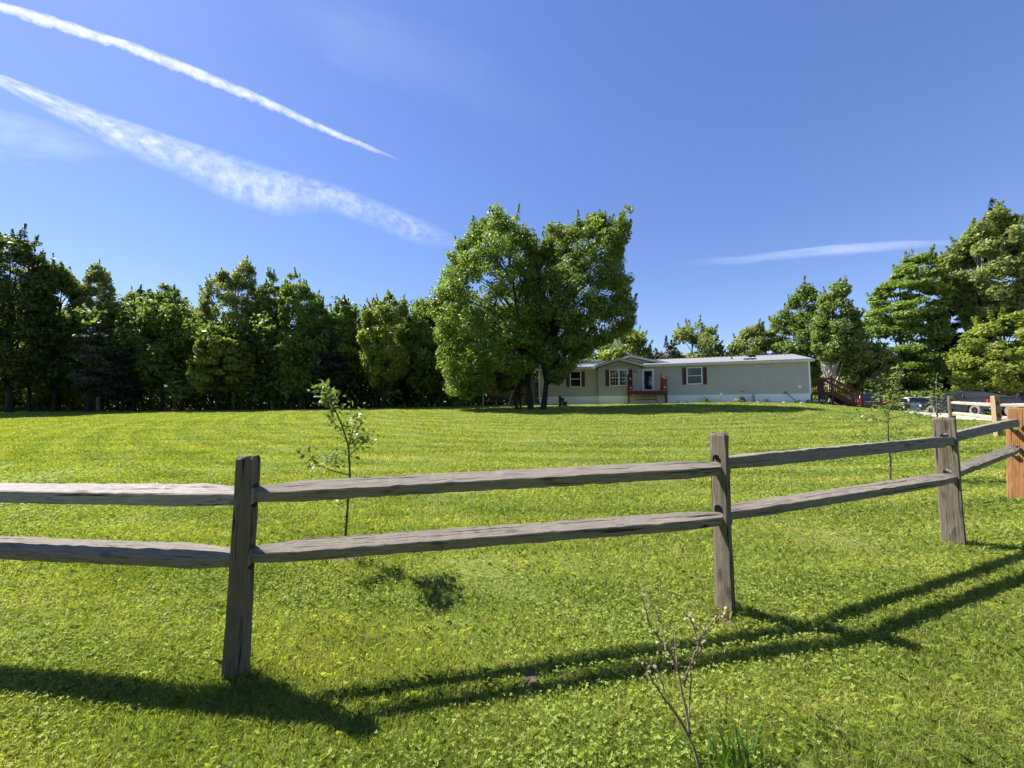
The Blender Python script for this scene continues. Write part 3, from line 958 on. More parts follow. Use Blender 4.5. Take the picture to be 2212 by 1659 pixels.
tag(np_mesh('undergrowth', V, np.arange(len(V)).reshape(-1, 4), DARKL, attr=A), 'dark brushy undergrowth along the foot of the wood', 'undergrowth', kind='stuff')
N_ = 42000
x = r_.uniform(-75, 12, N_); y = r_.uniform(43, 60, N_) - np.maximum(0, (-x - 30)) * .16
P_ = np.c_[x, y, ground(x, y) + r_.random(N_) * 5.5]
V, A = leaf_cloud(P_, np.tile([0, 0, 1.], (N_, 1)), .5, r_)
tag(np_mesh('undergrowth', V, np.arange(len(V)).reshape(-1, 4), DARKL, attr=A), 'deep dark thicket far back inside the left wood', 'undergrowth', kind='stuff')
N_ = 14000
x = r_.uniform(26, 62, N_); y = 42 - (x - 26) * .20 + r_.normal(0, 1.3, N_)
P_ = np.c_[x, y, ground(x, y) + r_.random(N_) ** 1.4 * 2.6]
V, A = leaf_cloud(P_, np.tile([0, 0, 1.], (N_, 1)), .28, r_)
tag(np_mesh('undergrowth', V, np.arange(len(V)).reshape(-1, 4), MAPLE2, attr=A), 'leafy brush behind the parked cars on the right', 'undergrowth', kind='stuff')

# ------------------------------------------------------------------ split rail fences
GREYW = ((.048, .037, .024), (.20, .168, .128))
W_POST = wood('wood_post', *GREYW, 2)
W_RAIL = wood('wood_rail', (.066, .054, .041), (.31, .27, .225), 0)
W_RAILB = wood('wood_rail_bleached', (.14, .12, .105), (.45, .40, .365), 0)
W_CEDAR = wood('wood_cedar', (.22, .098, .036), (.38, .185, .075), 2, knots=.7)
W_NEWP = wood('wood_pale_post', (.24, .165, .095), (.42, .31, .19), 2)
W_NEWR = wood('wood_pale_rail', (.26, .21, .15), (.44, .38, .29), 0)

def split_post(parent, x, y, ang, wd, th, h, mat, lean=(0, 0), seed=0, holes=(.975, .64), label=None, chamf=.014):
    """local x is the way the rails run through the post, y is its broad side"""
    r = np.random.default_rng(seed)
    bm = bmesh.new()
    nz = 15
    zs = list(np.linspace(-.35, h - chamf, nz)) + [h]
    ring = []
    per = [(-1, -1), (-.3, -1), (.4, -1), (1, -1), (1, -.3), (1, .4), (1, 1), (.4, 1), (-.3, 1), (-1, 1), (-1, .4), (-1, -.3)]
    jit = r.normal(0, .004, (len(per), 2))
    for i, z_ in enumerate(zs):
        f = 1 - (.0 if i < len(zs) - 1 else 1) * chamf * 1.0
        sx = th / 2 * (1 + .05 * math.sin(z_ * 3 + seed)); sy = wd / 2 * (1.04 - .07 * z_ + .03 * math.sin(z_ * 4.1 + seed))
        if i == len(zs) - 1: sx -= chamf * .35; sy -= chamf * .8
        rr_ = []
        for k, (a, b) in enumerate(per):
            rd = .94 if abs(a) == 1 and abs(b) == 1 else 1
            rr_.append(bm.verts.new((a * sx * rd + jit[k][0] + r.normal(0, .0012), b * sy * rd + jit[k][1] + r.normal(0, .0015), z_ + (r.normal(0, .003) if i == len(zs) - 1 else 0))))
        ring.append(rr_)
    m_ = len(per)
    for i in range(len(ring) - 1):
        for k in range(m_):
            bm.faces.new((ring[i][k], ring[i][(k + 1) % m_], ring[i + 1][(k + 1) % m_], ring[i + 1][k]))
    bm.faces.new(list(reversed(ring[0]))); bm.faces.new(ring[-1])
    me = bpy.data.meshes.new('post'); bm.to_mesh(me); bm.free()
    me.materials.append(mat)
    o = bpy.data.objects.new('post', me); COL.objects.link(o)
    cut = MB()
    for hz in holes:
        pr = []
        for k in range(14):
            t = 2 * math.pi * k / 14
            pr.append((.031 * math.cos(t), hz + .008 + .031 * math.sin(t) + (.038 if math.sin(t) > 0 else -.038)))
        cut.prism(pr, 0, -.3, .3)
    c = cut.build('cut', mat)
    md = o.modifiers.new('b', 'BOOLEAN'); md.object = c; md.operation = 'DIFFERENCE'; md.solver = 'EXACT'
    bpy.context.view_layer.update()
    dg = bpy.context.evaluated_depsgraph_get()
    me2 = bpy.data.meshes.new_from_object(o.evaluated_get(dg))
    o.modifiers.clear(); o.data = me2
    me2.name = 'post'
    bpy.data.objects.remove(c)
    o.parent = parent
    o.location = Vector((x, y, gz(x, y))) - parent.location
    o.rotation_euler = (lean[0], lean[1], ang)
    if label: o['label'] = label
    return o

SECT = {
    'split': [(.042, .054), (-.044, .010), (-.030, -.052), (.032, -.048)],
    'flat': [(.046, .060), (-.042, .026), (-.050, -.042), (.0, -.055), (.046, -.03)],
    'tri': [(.048, .056), (-.030, .030), (-.048, -.004), (-.042, -.048), (.02, -.052), (.05, -.02)],
    'dark': [(.040, .047), (-.034, .050), (-.046, -.045), (.030, -.052)],
}
def rail(parent, p0, p1, sect, mat, seed=0, tw=.12, tong=.34, s=1.0, bow=.0):
    """a split rail with hewn, flattened ends"""
    r = np.random.default_rng(seed)
    p0 = Vector(p0); p1 = Vector(p1); L = (p1 - p0).length
    sec = SECT[sect]; n_ = len(sec)
    xs = sorted(set([0, .07, tong * .6, tong, L - tong, L - tong * .6, L - .07, L] + list(np.linspace(tong + .15, L - tong - .15, 34))))
    bm = bmesh.new(); rings = []
    for x in xs:
        e = min(x, L - x) / tong
        e = min(1, max(0, e))
        ky = .40 + .60 * e ** 1.2; kz = .80 + .20 * e
        t = tw * math.sin(x * 1.1 + seed) + r.normal(0, .015)
        b = bow * math.sin(math.pi * x / L)
        rr_ = []
        for k, (y, z) in enumerate(sec):
            y2 = y * ky * s * (1 + r.normal(0, .02)); z2 = z * kz * s * (1 + r.normal(0, .025))
            y2 += r.normal(0, .0013); z2 += r.normal(0, .0016)
            rr_.append(bm.verts.new((x, y2 * math.cos(t) - z2 * math.sin(t), y2 * math.sin(t) + z2 * math.cos(t) + b)))
        rings.append(rr_)
    for i in range(len(rings) - 1):
        for k in range(n_):
            bm.faces.new((rings[i][k], rings[i][(k + 1) % n_], rings[i + 1][(k + 1) % n_], rings[i + 1][k]))
    bm.faces.new(rings[0]); bm.faces.new(list(reversed(rings[-1])))
    bmesh.ops.recalc_face_normals(bm, faces=bm.faces)
    es = [e for e in bm.edges if abs(e.verts[0].co.x - e.verts[1].co.x) > .01]
    bmesh.ops.bevel(bm, geom=es, offset=.004, segments=1, affect='EDGES')
    me = bpy.data.meshes.new('rail'); bm.to_mesh(me); bm.free()
    me.materials.append(mat)
    o = bpy.data.objects.new('rail', me); COL.objects.link(o)
    o.parent = parent
    d = p1 - p0
    o.location = p0 - parent.location
    o.rotation_euler = (0, -math.asin(d.z / L), math.atan2(d.y, d.x))
    return o

F1 = empty('rail_fence', (-1.5, 2.2, gz(-1.5, 2.2)), 0, 'weathered grey split rail fence running across the lawn in the foreground', 'fence')
PX = [(-4.42, 2.62), (-1.50, 2.20), (1.42, 2.66), (4.14, 3.70), (6.46, 5.02), (9.35, 6.5)]
split_post(F1, *PX[0], R(-3), .13, .11, 1.2, W_POST, seed=1)
split_post(F1, *PX[1], R(2), .088, .098, 1.2, W_POST, seed=2, lean=(0, R(.6)))
split_post(F1, *PX[2], R(28), .105, .078, 1.2, W_POST, seed=3, chamf=.02)
split_post(F1, *PX[3], R(33), .150, .085, 1.2, W_POST, seed=4, chamf=.02)
split_post(F1, *PX[4], R(38), .150, .085, 1.2, W_CEDAR, seed=5, lean=(R(3), R(7)), label='new orange cedar post leaning to the right')
split_post(F1, *PX[5], R(38), .15, .10, 1.2, W_POST, seed=6)
def rail_between(i, j, hz, off0, off1, sect, seed, dz0=0, dz1=0, **kw):
    a = PX[i]; b = PX[j]
    d = (Vector(b) - Vector(a)).normalized(); nn = Vector((-d.y, d.x))
    s0 = .03 if kw.pop('in0', True) else -.05
    p0 = Vector((*(Vector(a) - d * s0 + nn * off0), gz(*a) + hz + dz0))
    p1 = Vector((*(Vector(b) + d * .05 + nn * off1), gz(*b) + hz + dz1))
    return rail(F1, p0, p1, sect, kw.pop('mat', W_RAIL), seed, **kw)
rail_between(0, 1, .975, 0, -.004, 'flat', 11, s=1.0, dz0=-.01, mat=W_RAILB)
rail_between(0, 1, .64, 0, -.004, 'tri', 12, s=1.0)
rail_between(1, 2, .985, .012, -.022, 'split', 13, s=1.02, dz1=-.02, tw=.05)
rail_between(1, 2, .65, .012, -.022, 'split', 14, s=1.0, dz1=-.02, tw=.04)
rail_between(2, 3, .985, .02, -.05, 'dark', 15, s=.95, tw=.06)
rail_between(2, 3, .645, .02, -.05, 'split', 16, s=.97)
rail_between(3, 4, .99, .02, -.05, 'dark', 17, s=.95, dz1=.03)
rail_between(3, 4, .65, .02, -.05, 'split', 18, s=.95, dz1=.03)
rail_between(4, 5, .98, .02, 0, 'flat', 19, s=.95)
rail_between(4, 5, .65, .02, 0, 'flat', 20, s=.95)

# the newer fence by the driveway
PX2 = [(15.45, 13.55), (14.02, 11.16), (15.2, 8.55)]
F2 = empty('rail_fence', (*PX2[1], gz(*PX2[1])), 0, 'pale new split rail fence beside the gravel driveway', 'fence')
split_post(F2, *PX2[0], R(60), .15, .12, 1.15, W_POST, seed=31, label='dark grey weathered post')
split_post(F2, *PX2[1], R(75), .15, .13, 1.2, W_NEWP, seed=32)
split_post(F2, *PX2[2], R(105), .15, .12, 1.2, W_NEWP, seed=33)
for i_, j_ in ((0, 1), (1, 2)):
    for hz in (.93, .56):
        a = PX2[i_]; b = PX2[j_]
        rail(F2, (a[0], a[1], gz(*a) + hz), (b[0], b[1], gz(*b) + hz), 'flat', W_NEWR, 40 + i_ * 3 + int(hz * 9), s=.95)

# ------------------------------------------------------------------ young trees and plants
def plane_pts(px_pts, Y, depth=None):
    out = []
    for k, p in enumerate(px_pts):
        v = at(p[0], p[1], Y)
        if depth: v.y += depth * math.sin(k * 1.7 + p[0])
        out.append(v)
    return out

def sapling(name, label, base_px, Y, stems, mat, leaf, per, seed, r0=.014, spread=.07, bark_m=None):
    """stems: list of (pixel path, radius, side depth, leafy from fraction)"""
    r = np.random.default_rng(seed)
    b = at(*base_px, Y); g0 = gz(b.x, b.y)
    root = empty(name, (b.x, b.y, g0), 0, label, 'young tree')
    tm = MB(); C = []
    mp_ = stems[0][0]; md_ = stems[0][2]
    for path, rad, dep, lf in stems:
        n_ = len(path)
        d0 = 0 if path is mp_ else float(np.interp(-path[0][1], [-q_[1] for q_ in mp_], [md_ * (k / (len(mp_) - 1)) ** 1.1 for k in range(len(mp_))]))
        pts = [at(p[0], p[1], Y + d0 + dep * (k / (n_ - 1)) ** 1.1) for k, p in enumerate(path)]
        for k, p in enumerate(pts):
            p -= root.location
        if path[0] == stems[0][0][0]:
            pts[0].z = -.05
        tm.tube(pts, [rad * (1 - .75 * k / (n_ - 1)) for k in range(n_)], 6)
        m_ = int(per * sum((pts[k + 1] - pts[k]).length for k in range(n_ - 1)) * (1 - lf))
        for _ in range(m_):
            t = lf + (1 - lf) * r.random() ** .8
            q_ = t * (n_ - 1); k = min(n_ - 2, int(q_))
            p = pts[k].lerp(pts[k + 1], q_ - k)
            C.append((p.x + r.normal() * spread * .6, p.y + r.normal() * spread * .6, p.z + r.normal() * spread * .5))
    tm.build('stem', bark_m or TWIG, root, smooth_=True)
    C = np.array(C)
    V, A = leaf_cloud(C, np.tile([0, 0, .6], (len(C), 1)), leaf, r, .5, .5)
    np_mesh('foliage', V, np.arange(len(V)).reshape(-1, 4), mat, root, A)
    return root
APPLE = leaf_mat('apple_leaf', (.09, .135, .03), (.25, .31, .10), .42, .4, (1.2, 1.3, .6), 6)
APPLE2 = leaf_mat('apple_leaf_grey', (.10, .15, .06), (.26, .32, .15), .40, .4, (1.2, 1.3, .7), 6)
sapling('apple_sapling', 'young apple tree with a leaning leafy top behind the near fence rails', (745, 1212), 3.66, [
    ([(745, 1212), (746, 1168), (752, 1081), (756, 1027), (753, 964), (739, 920), (722, 880), (706, 850), (690, 834)], .013, -.38, .56),
    ([(753, 966), (762, 930), (769, 912), (769, 888)], .006, -.12, .1),
    ([(753, 962), (770, 948), (786, 945), (806, 938)], .006, .12, .1),
    ([(754, 985), (775, 965), (790, 950), (797, 935)], .005, -.05, .2),
    ([(756, 1027), (719, 1017), (686, 1004), (676, 994), (648, 985)], .007, -.1, .45),
    ([(754, 984), (737, 978), (720, 985), (694, 990)], .005, .12, .3),
    ([(755, 1010), (735, 1004), (722, 992)], .004, .2, .4),
    ([(754, 1055), (735, 1060), (712, 1083)], .004, .15, .6),
    ([(745, 930), (730, 925), (716, 900)], .004, .12, .2),
    ([(722, 880), (702, 868), (696, 856)], .003, -.06, .1)], APPLE, .048, 260, 61, spread=.075)
sapling('apple_sapling', 'thin young apple tree with spreading side branches between the second and third posts', (1922, 1037), 6.5, [
    ([(1922, 1037), (1924, 996), (1918.5, 942), (1917.6, 905), (1922, 880), (1931, 850), (1938.6, 814), (1946, 798)], .016, 0, .45),
    ([(1917, 912), (1891, 905), (1865, 896), (1847, 893)], .008, -.2, .35),
    ([(1918, 946), (1878, 950), (1856, 937)], .007, .1, .3),
    ([(1918, 905), (1940, 900), (1964, 896), (1986, 895)], .007, .2, .45),
    ([(1919, 925), (1940, 925), (1960, 932)], .006, -.2, .3),
    ([(1919, 940), (1940, 950), (1960, 950)], .006, .25, .5),
    ([(1912, 890), (1899, 865), (1891, 843)], .006, -.1, .4),
    ([(1920, 890), (1905, 882), (1890, 880)], .006, .2, .2),
    ([(1922, 885), (1940, 880), (1950, 886)], .006, -.15, .3)], APPLE, .055, 190, 62, spread=.10)
sapling('pear_sapling', 'narrow upright young fruit tree behind the third post', (2026, 960), 9.0, [
    ([(2026, 960), (2026, 920), (2024, 880), (2022, 840), (2024, 806)], .02, 0, .15),
    ([(2026, 915), (2045, 902), (2062, 897)], .01, .1, .1),
    ([(2026, 915), (2012, 900), (2004, 890)], .01, -.2, .1),
    ([(2025, 900), (2014, 870), (2012, 845)], .01, .1, .1),
    ([(2025, 895), (2036, 865), (2034, 832)], .01, -.1, .1)], APPLE2, .055, 75, 63, spread=.16)

# bare shrub in front, base just below the frame
def bare_shrub():
    Y = 1.60
    b = at(1515, 1690, Y); g0 = gz(b.x, b.y)
    root = empty('bare_shrub', (b.x, b.y, g0), 0, 'nearly leafless thorny little shrub in the foreground', 'shrub')
    r = np.random.default_rng(5)
    P_ = [([(1514, 1700), (1511, 1657), (1500, 1620), (1489, 1592)], .0042, 0, 0),
          ([(1489, 1592), (1475, 1566), (1457, 1539), (1440, 1516), (1428, 1498), (1414, 1478), (1404, 1464), (1393, 1444), (1387, 1428), (1368, 1409)], .0032, 0, -.05),
          ([(1489, 1592), (1488, 1570), (1484, 1540), (1481, 1508), (1474, 1476), (1466, 1448), (1455, 1421), (1438, 1404), (1428, 1390), (1418, 1375), (1412, 1340), (1404, 1315)], .0030, 0, .10),
          ([(1474, 1476), (1477, 1450), (1479, 1428), (1482, 1400), (1498, 1390)], .002, .05, .12),
          ([(1488, 1551), (1495, 1515), (1500, 1476), (1501, 1440)], .002, 0, .04),
          ([(1482, 1490), (1488, 1465), (1498, 1435), (1508, 1412), (1510, 1404), (1508, 1385), (1507, 1373), (1498, 1352), (1491, 1337), (1476, 1325)], .0028, .02, .0),
          ([(1510, 1404), (1524, 1392), (1536, 1390)], .0015, 0, .03),
          ([(1508, 1382), (1517, 1363), (1526, 1340), (1536, 1318), (1546, 1296)], .0018, 0, -.06),
          ([(1450, 1530), (1440, 1500), (1432, 1470), (1426, 1443)], .0014, 0, .05),
          ([(1438, 1404), (1440, 1380), (1435, 1349), (1424, 1320), (1416, 1296)], .0018, 0, .16),
          ([(1506, 1365), (1505, 1340), (1506, 1322)], .0013, 0, .05),
          ([(1387, 1428), (1394, 1420), (1388, 1405)], .0012, -.05, -.05)]
    tm = MB(); buds = []
    for path, rad, d0, d1 in P_:
        pts = [at(p[0], p[1], Y) for p in path]; n_ = len(pts)
        for k, p in enumerate(pts):
            p.y += d0 + (d1 - d0) * k / (n_ - 1)
            p -= root.location
            if k: p += Vector(r.normal(0, .0022, 3))
        if path[0][1] == 1700: pts[0].z = -.04
        tm.tube(pts, [rad * 1.8 * (1 - .55 * k / (n_ - 1)) for k in range(n_)], 6)
        for k in range(n_ - 1):
            L = (pts[k + 1] - pts[k]).length
            for _ in range(int(L * 110)):
                p = pts[k].lerp(pts[k + 1], r.random())
                d = Vector(r.normal(size=3)).normalized() * r.uniform(.005, .014)
                if p.z > .15: tm.tube([p, p + d], [.0009, .0004], 4)
                if r.random() < .75 * min(1, max(0, (p.z - .30) * 4)): buds.append(tuple(p + d))
    tm.build('branches', bark('bark_thorn', (.14, .10, .075), (.36, .28, .21), 60), root)
    B_ = np.array(buds)
    B_ = np.repeat(B_, 3, 0) + r.normal(0, .006, (len(B_) * 3, 3))
    V, A = leaf_cloud(B_, np.tile([0, 0, .5], (len(B_), 1)), .013, r)
    np_mesh('foliage', V, np.arange(len(V)).reshape(-1, 4), leaf_mat('bud', (.16, .13, .06), (.42, .36, .22), .3), root, A)
bare_shrub()

def strap_clump(name, label, x, y, n_, h, seed, mat, wd=.009, spread=.10, cat='plant', loc_parent=None):
    r = np.random.default_rng(seed)
    g0 = gz(x, y)
    root = empty(name, (x, y, g0), 0, label, cat)
    V = []; F = []
    for k in range(n_):
        a = r.random() * 6.28; bx_, by_ = r.normal(0, spread * .35, 2)
        L = h * r.uniform(.55, 1.1); out = r.uniform(.08, .45) * L
        side = Vector((-math.sin(a), math.cos(a), 0)) * wd * r.uniform(.7, 1.2)
        k0 = len(V)
        for i in range(6):
            f = i / 5
            c = Vector((bx_ + math.cos(a) * out * f ** 2, by_ + math.sin(a) * out * f ** 2, L * (f - .18 * f ** 3) - .02))
            w_ = (1 - f ** 2.5) * .5 + .02
            V.append(tuple(c - side * w_)); V.append(tuple(c + side * w_))
        for i in range(5):
            F.append((k0 + 2 * i, k0 + 2 * i + 1, k0 + 2 * i + 3, k0 + 2 * i + 2))
    np_mesh('leaves', np.array(V), np.array(F), mat, root, np.repeat(r.random(n_), 12))
    return root
IRIS = leaf_mat('strap_leaf', (.04, .10, .018), (.11, .20, .04), .35, .4, (1.2, 1.4, .5), 3)
bp = at(1572, 1700, 1.60)
strap_clump('lily_clump', 'clump of upright strap leaves beside the bare shrub in the foreground', bp.x, bp.y, 46, .26, 9, IRIS, .011, .15)

# dead leaf litter and bare soil marks under posts and saplings
SOIL = plain('bare_soil', (.085, .062, .034), .95, var=.5, scale=22)
def soil(x, y, rad, seed, label):
    r = np.random.default_rng(seed); n_ = 26
    V = [(0, 0, .014)]; F = []
    for ring_ in (0.5, 1.0):
        for k in range(n_):
            t = 2 * math.pi * k / n_
            q_ = rad * ring_ * (1 + .22 * math.sin(3 * t + seed) + r.normal(0, .07))
            V.append((q_ * math.cos(t), q_ * math.sin(t), gz(x + q_ * math.cos(t), y + q_ * math.sin(t)) - gz(x, y) + (.012 if ring_ < 1 else -.006)))
    for k in range(n_):
        F.append((0, 1 + k, 1 + (k + 1) % n_))
    m_ = MB(); m_.add(V, F + [(1 + k, 1 + n_ + k, 1 + n_ + (k + 1) % n_, 1 + (k + 1) % n_) for k in range(n_)])
    o = m_.build('soil_patch', SOIL, smooth_=True, loc=(x, y, gz(x, y)))
    tag(o, kind='structure')
soil(-1.55, 3.70, .22, 1, ''); soil(1.38, 2.52, .10, 2, ''); soil(6.35, 6.45, .28, 3, ''); soil(.1, 2.13, .07, 5, '')

# ------------------------------------------------------------------ the house
M_SIDE = plain('vinyl_siding', (.49, .46, .40), .55, var=.05, scale=1.2)
M_SKIRT = plain('white_skirting', (.90, .92, .93), .5, var=.04, scale=3)
M_TRIM = plain('white_trim', (.84, .85, .84), .45, var=.05, scale=3)
M_FASC = plain('fascia_trim', (.58, .60, .58), .5, var=.07, scale=3)
M_ROOF = plain('metal_roof', (.27, .265, .265), .5, metal=.25, var=.08, scale=.9)
M_ROOFD = plain('roof_edge', (.10, .10, .10), .6)
M_SHUT = plain('burgundy_shutter', (.115, .016, .020), .55, var=.15)
M_STAIN = plain('red_stained_wood', (.105, .022, .013), .7, var=.3, scale=9)
M_BLACK = plain('black_plastic', (.015, .015, .016), .5)
M_GREYM = plain('grey_metal', (.22, .22, .22), .5, metal=.5)
def glass_mat(name, col, rough=.04):
    if name in MATS: return MATS[name]
    m, n, b = new_mat(name)
    b.inputs['Base Color'].default_value = (*col, 1)
    b.inputs['Roughness'].default_value = rough
    b.inputs['Specular IOR Level'].default_value = .8
    b.inputs['Coat Weight'].default_value = .6
    b.inputs['Coat Roughness'].default_value = .03
    v = mapping(n)
    bump(n, b, noise(n, v, 1.4, 2), .02, .02)
    MATS[name] = m
    return m
GLASS = glass_mat('window_glass', (.012, .014, .016))
BLIND = plain('window_blind', (.085, .11, .14), .25, var=.10, scale=2, coat=.5)

HOUSE = empty('mobile_home', HOUSE_L, HRZ, 'long low beige mobile home with a pale metal roof on the rise beyond the lawn', 'house')
HL = 20.16; HDp = 7.4
Z_SK = .64; Z_EV = 2.97; EV_Y = -.34; RIDGE_Y = 3.6; Z_RG = 4.03
ROOF_T = 3.13
SLOPE = (Z_RG - ROOF_T) / (RIDGE_Y - EV_Y)

def siding(mb, p0, dx, length, z0, ztop, nrm, lap=.125):
    """horizontal clapboard rows; ztop(s) gives wall height at distance s; nrm points outwards"""
    z = z0
    S = np.linspace(0, length, 241)
    ZT = np.array([ztop(s) for s in S])
    while z < ZT.max():
        z1 = min(z + lap, ZT.max() + .001)
        ok = S[ZT > z + .02]
        if len(ok):
            a, b = ok[0], ok[-1]
            ok2 = S[ZT >= z1 - .001]
            a1, b1 = (ok2[0], ok2[-1]) if len(ok2) else ((a + b) / 2, (a + b) / 2 + .01)
            o = Vector(nrm) * .036
            A = [p0 + dx * a + o, p0 + dx * b + o, p0 + dx * b1, p0 + dx * a1]
            vs = [Vector((A[0].x, A[0].y, z)), Vector((A[1].x, A[1].y, z)), Vector((A[2].x, A[2].y, z1)), Vector((A[3].x, A[3].y, z1))]
            lo = [Vector((p0 + dx * a).to_tuple()), Vector((p0 + dx * b).to_tuple())]
            lo = [Vector((q_.x, q_.y, z)) for q_ in lo]
            mb.add(vs + lo, [(0, 1, 2, 3), (4, 5, 1, 0)])
        z = z1
B0, B1, BY, BAP = 5.16, 8.62, -.30, 6.86
GZ_A = 3.55   # underside of gable at its apex
X1 = Vector((1, 0, 0)); Y1 = Vector((0, 1, 0))
wm = MB()
flat = lambda s: Z_EV + .02
siding(wm, Vector((0, 0, 0)), X1, B0, Z_SK, flat, (0, -1, 0))
siding(wm, Vector((B1, 0, 0)), X1, HL - B1, Z_SK, flat, (0, -1, 0))
gab = lambda s: Z_EV + .03 + (GZ_A - Z_EV) * (1 - abs(B0 + s - BAP) / (BAP - B0))
siding(wm, Vector((B0, BY, 0)), X1, B1 - B0, Z_SK, gab, (0, -1, 0))
siding(wm, Vector((B0, BY, 0)), Y1, -BY, Z_SK, flat, (-1, 0, 0))
siding(wm, Vector((B1, BY, 0)), Y1, -BY, Z_SK, flat, (1, 0, 0))
endg = lambda s: Z_EV + .05 + SLOPE * (RIDGE_Y - abs(s - RIDGE_Y)) * .98
siding(wm, Vector((HL, 0, 0)), Y1, HDp, Z_SK, endg, (1, 0, 0))
siding(wm, Vector((0, 0, 0)), Y1, HDp, Z_SK, endg, (-1, 0, 0))
siding(wm, Vector((0, HDp, 0)), X1, HL, Z_SK, flat, (0, 1, 0))
# dormer infill
DA, DH, DY = 7.78, 2.95, .9
siding(wm, Vector((DA - DH + .3, DY, 0)), X1, 2 * DH - .6, 3.30, lambda s: 3.26 + .66 * (1 - abs(s - (DH - .3)) / (DH - .3)), (0, -1, 0))
wm.build('wall', M_SIDE, HOUSE)
# corner posts
for x, y in ((0, 0), (HL, 0)):
    cp = MB(); cp.box(x - .05, x + .05, y - .035, y + .05, Z_SK + .01, Z_EV)
    cp.build('corner_trim', M_TRIM, HOUSE)
# skirting with ribs and top rail
sk = MB()
sk.box(.02, HL - .02, -.0, .06, -.7, Z_SK - .085)
sk.box(B0 + .01, B1 - .01, BY + .012, -.004, -.7, Z_SK - .085)
sk.box(HL - .06, HL - .005, .06, HDp, -.7, Z_SK)
sk.box(.005, .06, .06, HDp, -.7, Z_SK)
x = .1
while x < HL:
    yy = BY if B0 < x < B1 else 0
    sk.box(x, x + .045, yy - .010, yy + .02, -.7, Z_SK - .085)
    x += .125
sk.box(-.01, B0, -.030, .03, Z_SK - .084, Z_SK - .003)
sk.box(B1, HL + .01, -.030, .03, Z_SK - .084, Z_SK - .003)
sk.box(B0 + .002, B1 - .002, BY - .030, BY + .03, Z_SK - .084, Z_SK - .003)
sk.build('skirting', M_SKIRT, HOUSE)
# roof: two slopes, ribs, eave boards
rf = MB()
OVR = .26
def slab(m_, pts, t):
    vs = [Vector(p) for p in pts] + [Vector(p) - Vector((0, 0, t)) for p in pts]
    n_ = len(pts)
    m_.add(vs, [tuple(range(n_)), tuple(range(2 * n_ - 1, n_ - 1, -1))] + [(i, i + n_, (i + 1) % n_ + n_, (i + 1) % n_) for i in range(n_)])
slab(rf, [(-OVR, EV_Y, ROOF_T), (HL + OVR, EV_Y, ROOF_T), (HL + OVR, RIDGE_Y, Z_RG), (-OVR, RIDGE_Y, Z_RG)], .03)
slab(rf, [(-OVR, RIDGE_Y + .002, Z_RG), (HL + OVR, RIDGE_Y + .002, Z_RG), (HL + OVR, HDp + .34, ROOF_T), (-OVR, HDp + .34, ROOF_T)], .03)
x = -OVR + .05
while x < HL + OVR:
    if not (B0 - .1 < x < B1 + .1):
        rf.bar((x, EV_Y - .01, ROOF_T + .012), (x, RIDGE_Y - .05, Z_RG + .008), .035, .026)
    elif DA - DH < x:
        pass
    x += .305
rf.bar((-OVR, RIDGE_Y, Z_RG + .02), (HL + OVR, RIDGE_Y, Z_RG + .02), .22, .03)
rf.build('roof', M_ROOF, HOUSE)
# porch gable roof and dormer roof
gr_ = MB(); gs = MB()
GT = 3.73
def gable_roof(m_, apex_u, half, y0, y1, zt, slope, t=.035):
    for sgn in (-1, 1):
        e = apex_u + sgn * half
        slab(m_, [(apex_u, y0, zt), (apex_u, y1, zt), (e, y1, zt - slope * half), (e, y0, zt - slope * half)], t)
        k = .18
        while k < half:
            u_ = apex_u + sgn * k
            m_.bar((u_, y0 - .005, zt - slope * k + .012), (u_, y1, zt - slope * k + .012), .03, .022)
            k += .305
gsl = (GT - ROOF_T) / (BAP - B0 + .22)
gable_roof(gr_, BAP, BAP - B0 + .22, BY - .36, 2.6, GT, gsl)
dsl = .262
gable_roof(gr_, DA, DH + .1, DY - .28, RIDGE_Y, 4.11, dsl)
gr_.build('gable_roof', M_ROOF, HOUSE)
fb = MB()
# fascia boards (front eave, left and right of the gable), gable rakes, dormer rakes
fb.box(-OVR, B0 - .2, EV_Y - .022, EV_Y + .0, Z_EV - .01, ROOF_T - .006)
fb.box(B1 + .2, HL + OVR, EV_Y - .022, EV_Y + .0, Z_EV - .01, ROOF_T - .006)
def rake(y, apex_u, half, zt, slope, hgt, thick=.03):
    for sgn in (-1, 1):
        e = apex_u + sgn * half
        poly = [(apex_u, zt - .012), (e, zt - slope * half - .012), (e, zt - slope * half - hgt), (apex_u, zt - hgt)]
        fb.prism(poly, 1, y - thick + (.002 if sgn > 0 else 0), y)
rake(BY - .362, BAP, BAP - B0 + .21, GT, gsl, .17)
rake(DY - .282, DA, DH + .09, 4.11, dsl, .17)
for u_ in (B0 - .2, B1 + .2):
    fb.box(u_ - .012, u_ + .012, BY - .36, EV_Y, Z_EV - .01, ROOF_T - .03)
# end rakes of the main roof
for xe in (-OVR, HL + OVR):
    for (ya, za, yb, zb) in ((EV_Y, ROOF_T, RIDGE_Y, Z_RG), (RIDGE_Y, Z_RG, HDp + .34, ROOF_T)):
        fb.prism([(ya, za - .034), (yb, zb - .034), (yb, zb - .17), (ya, za - .17)], 0, xe - .012, xe + .012)
fb.build('fascia', M_FASC, HOUSE)
so_ = MB()
so_.box(-OVR + .02, B0 - .24, EV_Y + .001, -.018, Z_EV - .006, Z_EV + .012)
so_.box(B1 + .24, HL + OVR - .02, EV_Y + .001, -.018, Z_EV - .006, Z_EV + .012)
so_.build('soffit', M_TRIM, HOUSE)
ed = MB()
ed.bar((-OVR, EV_Y - .030, ROOF_T + .004), (B0 - .25, EV_Y - .030, ROOF_T + .004), .02, .018)
ed.bar((B1 + .25, EV_Y - .030, ROOF_T + .004), (HL + OVR, EV_Y - .030, ROOF_T + .004), .02, .018)
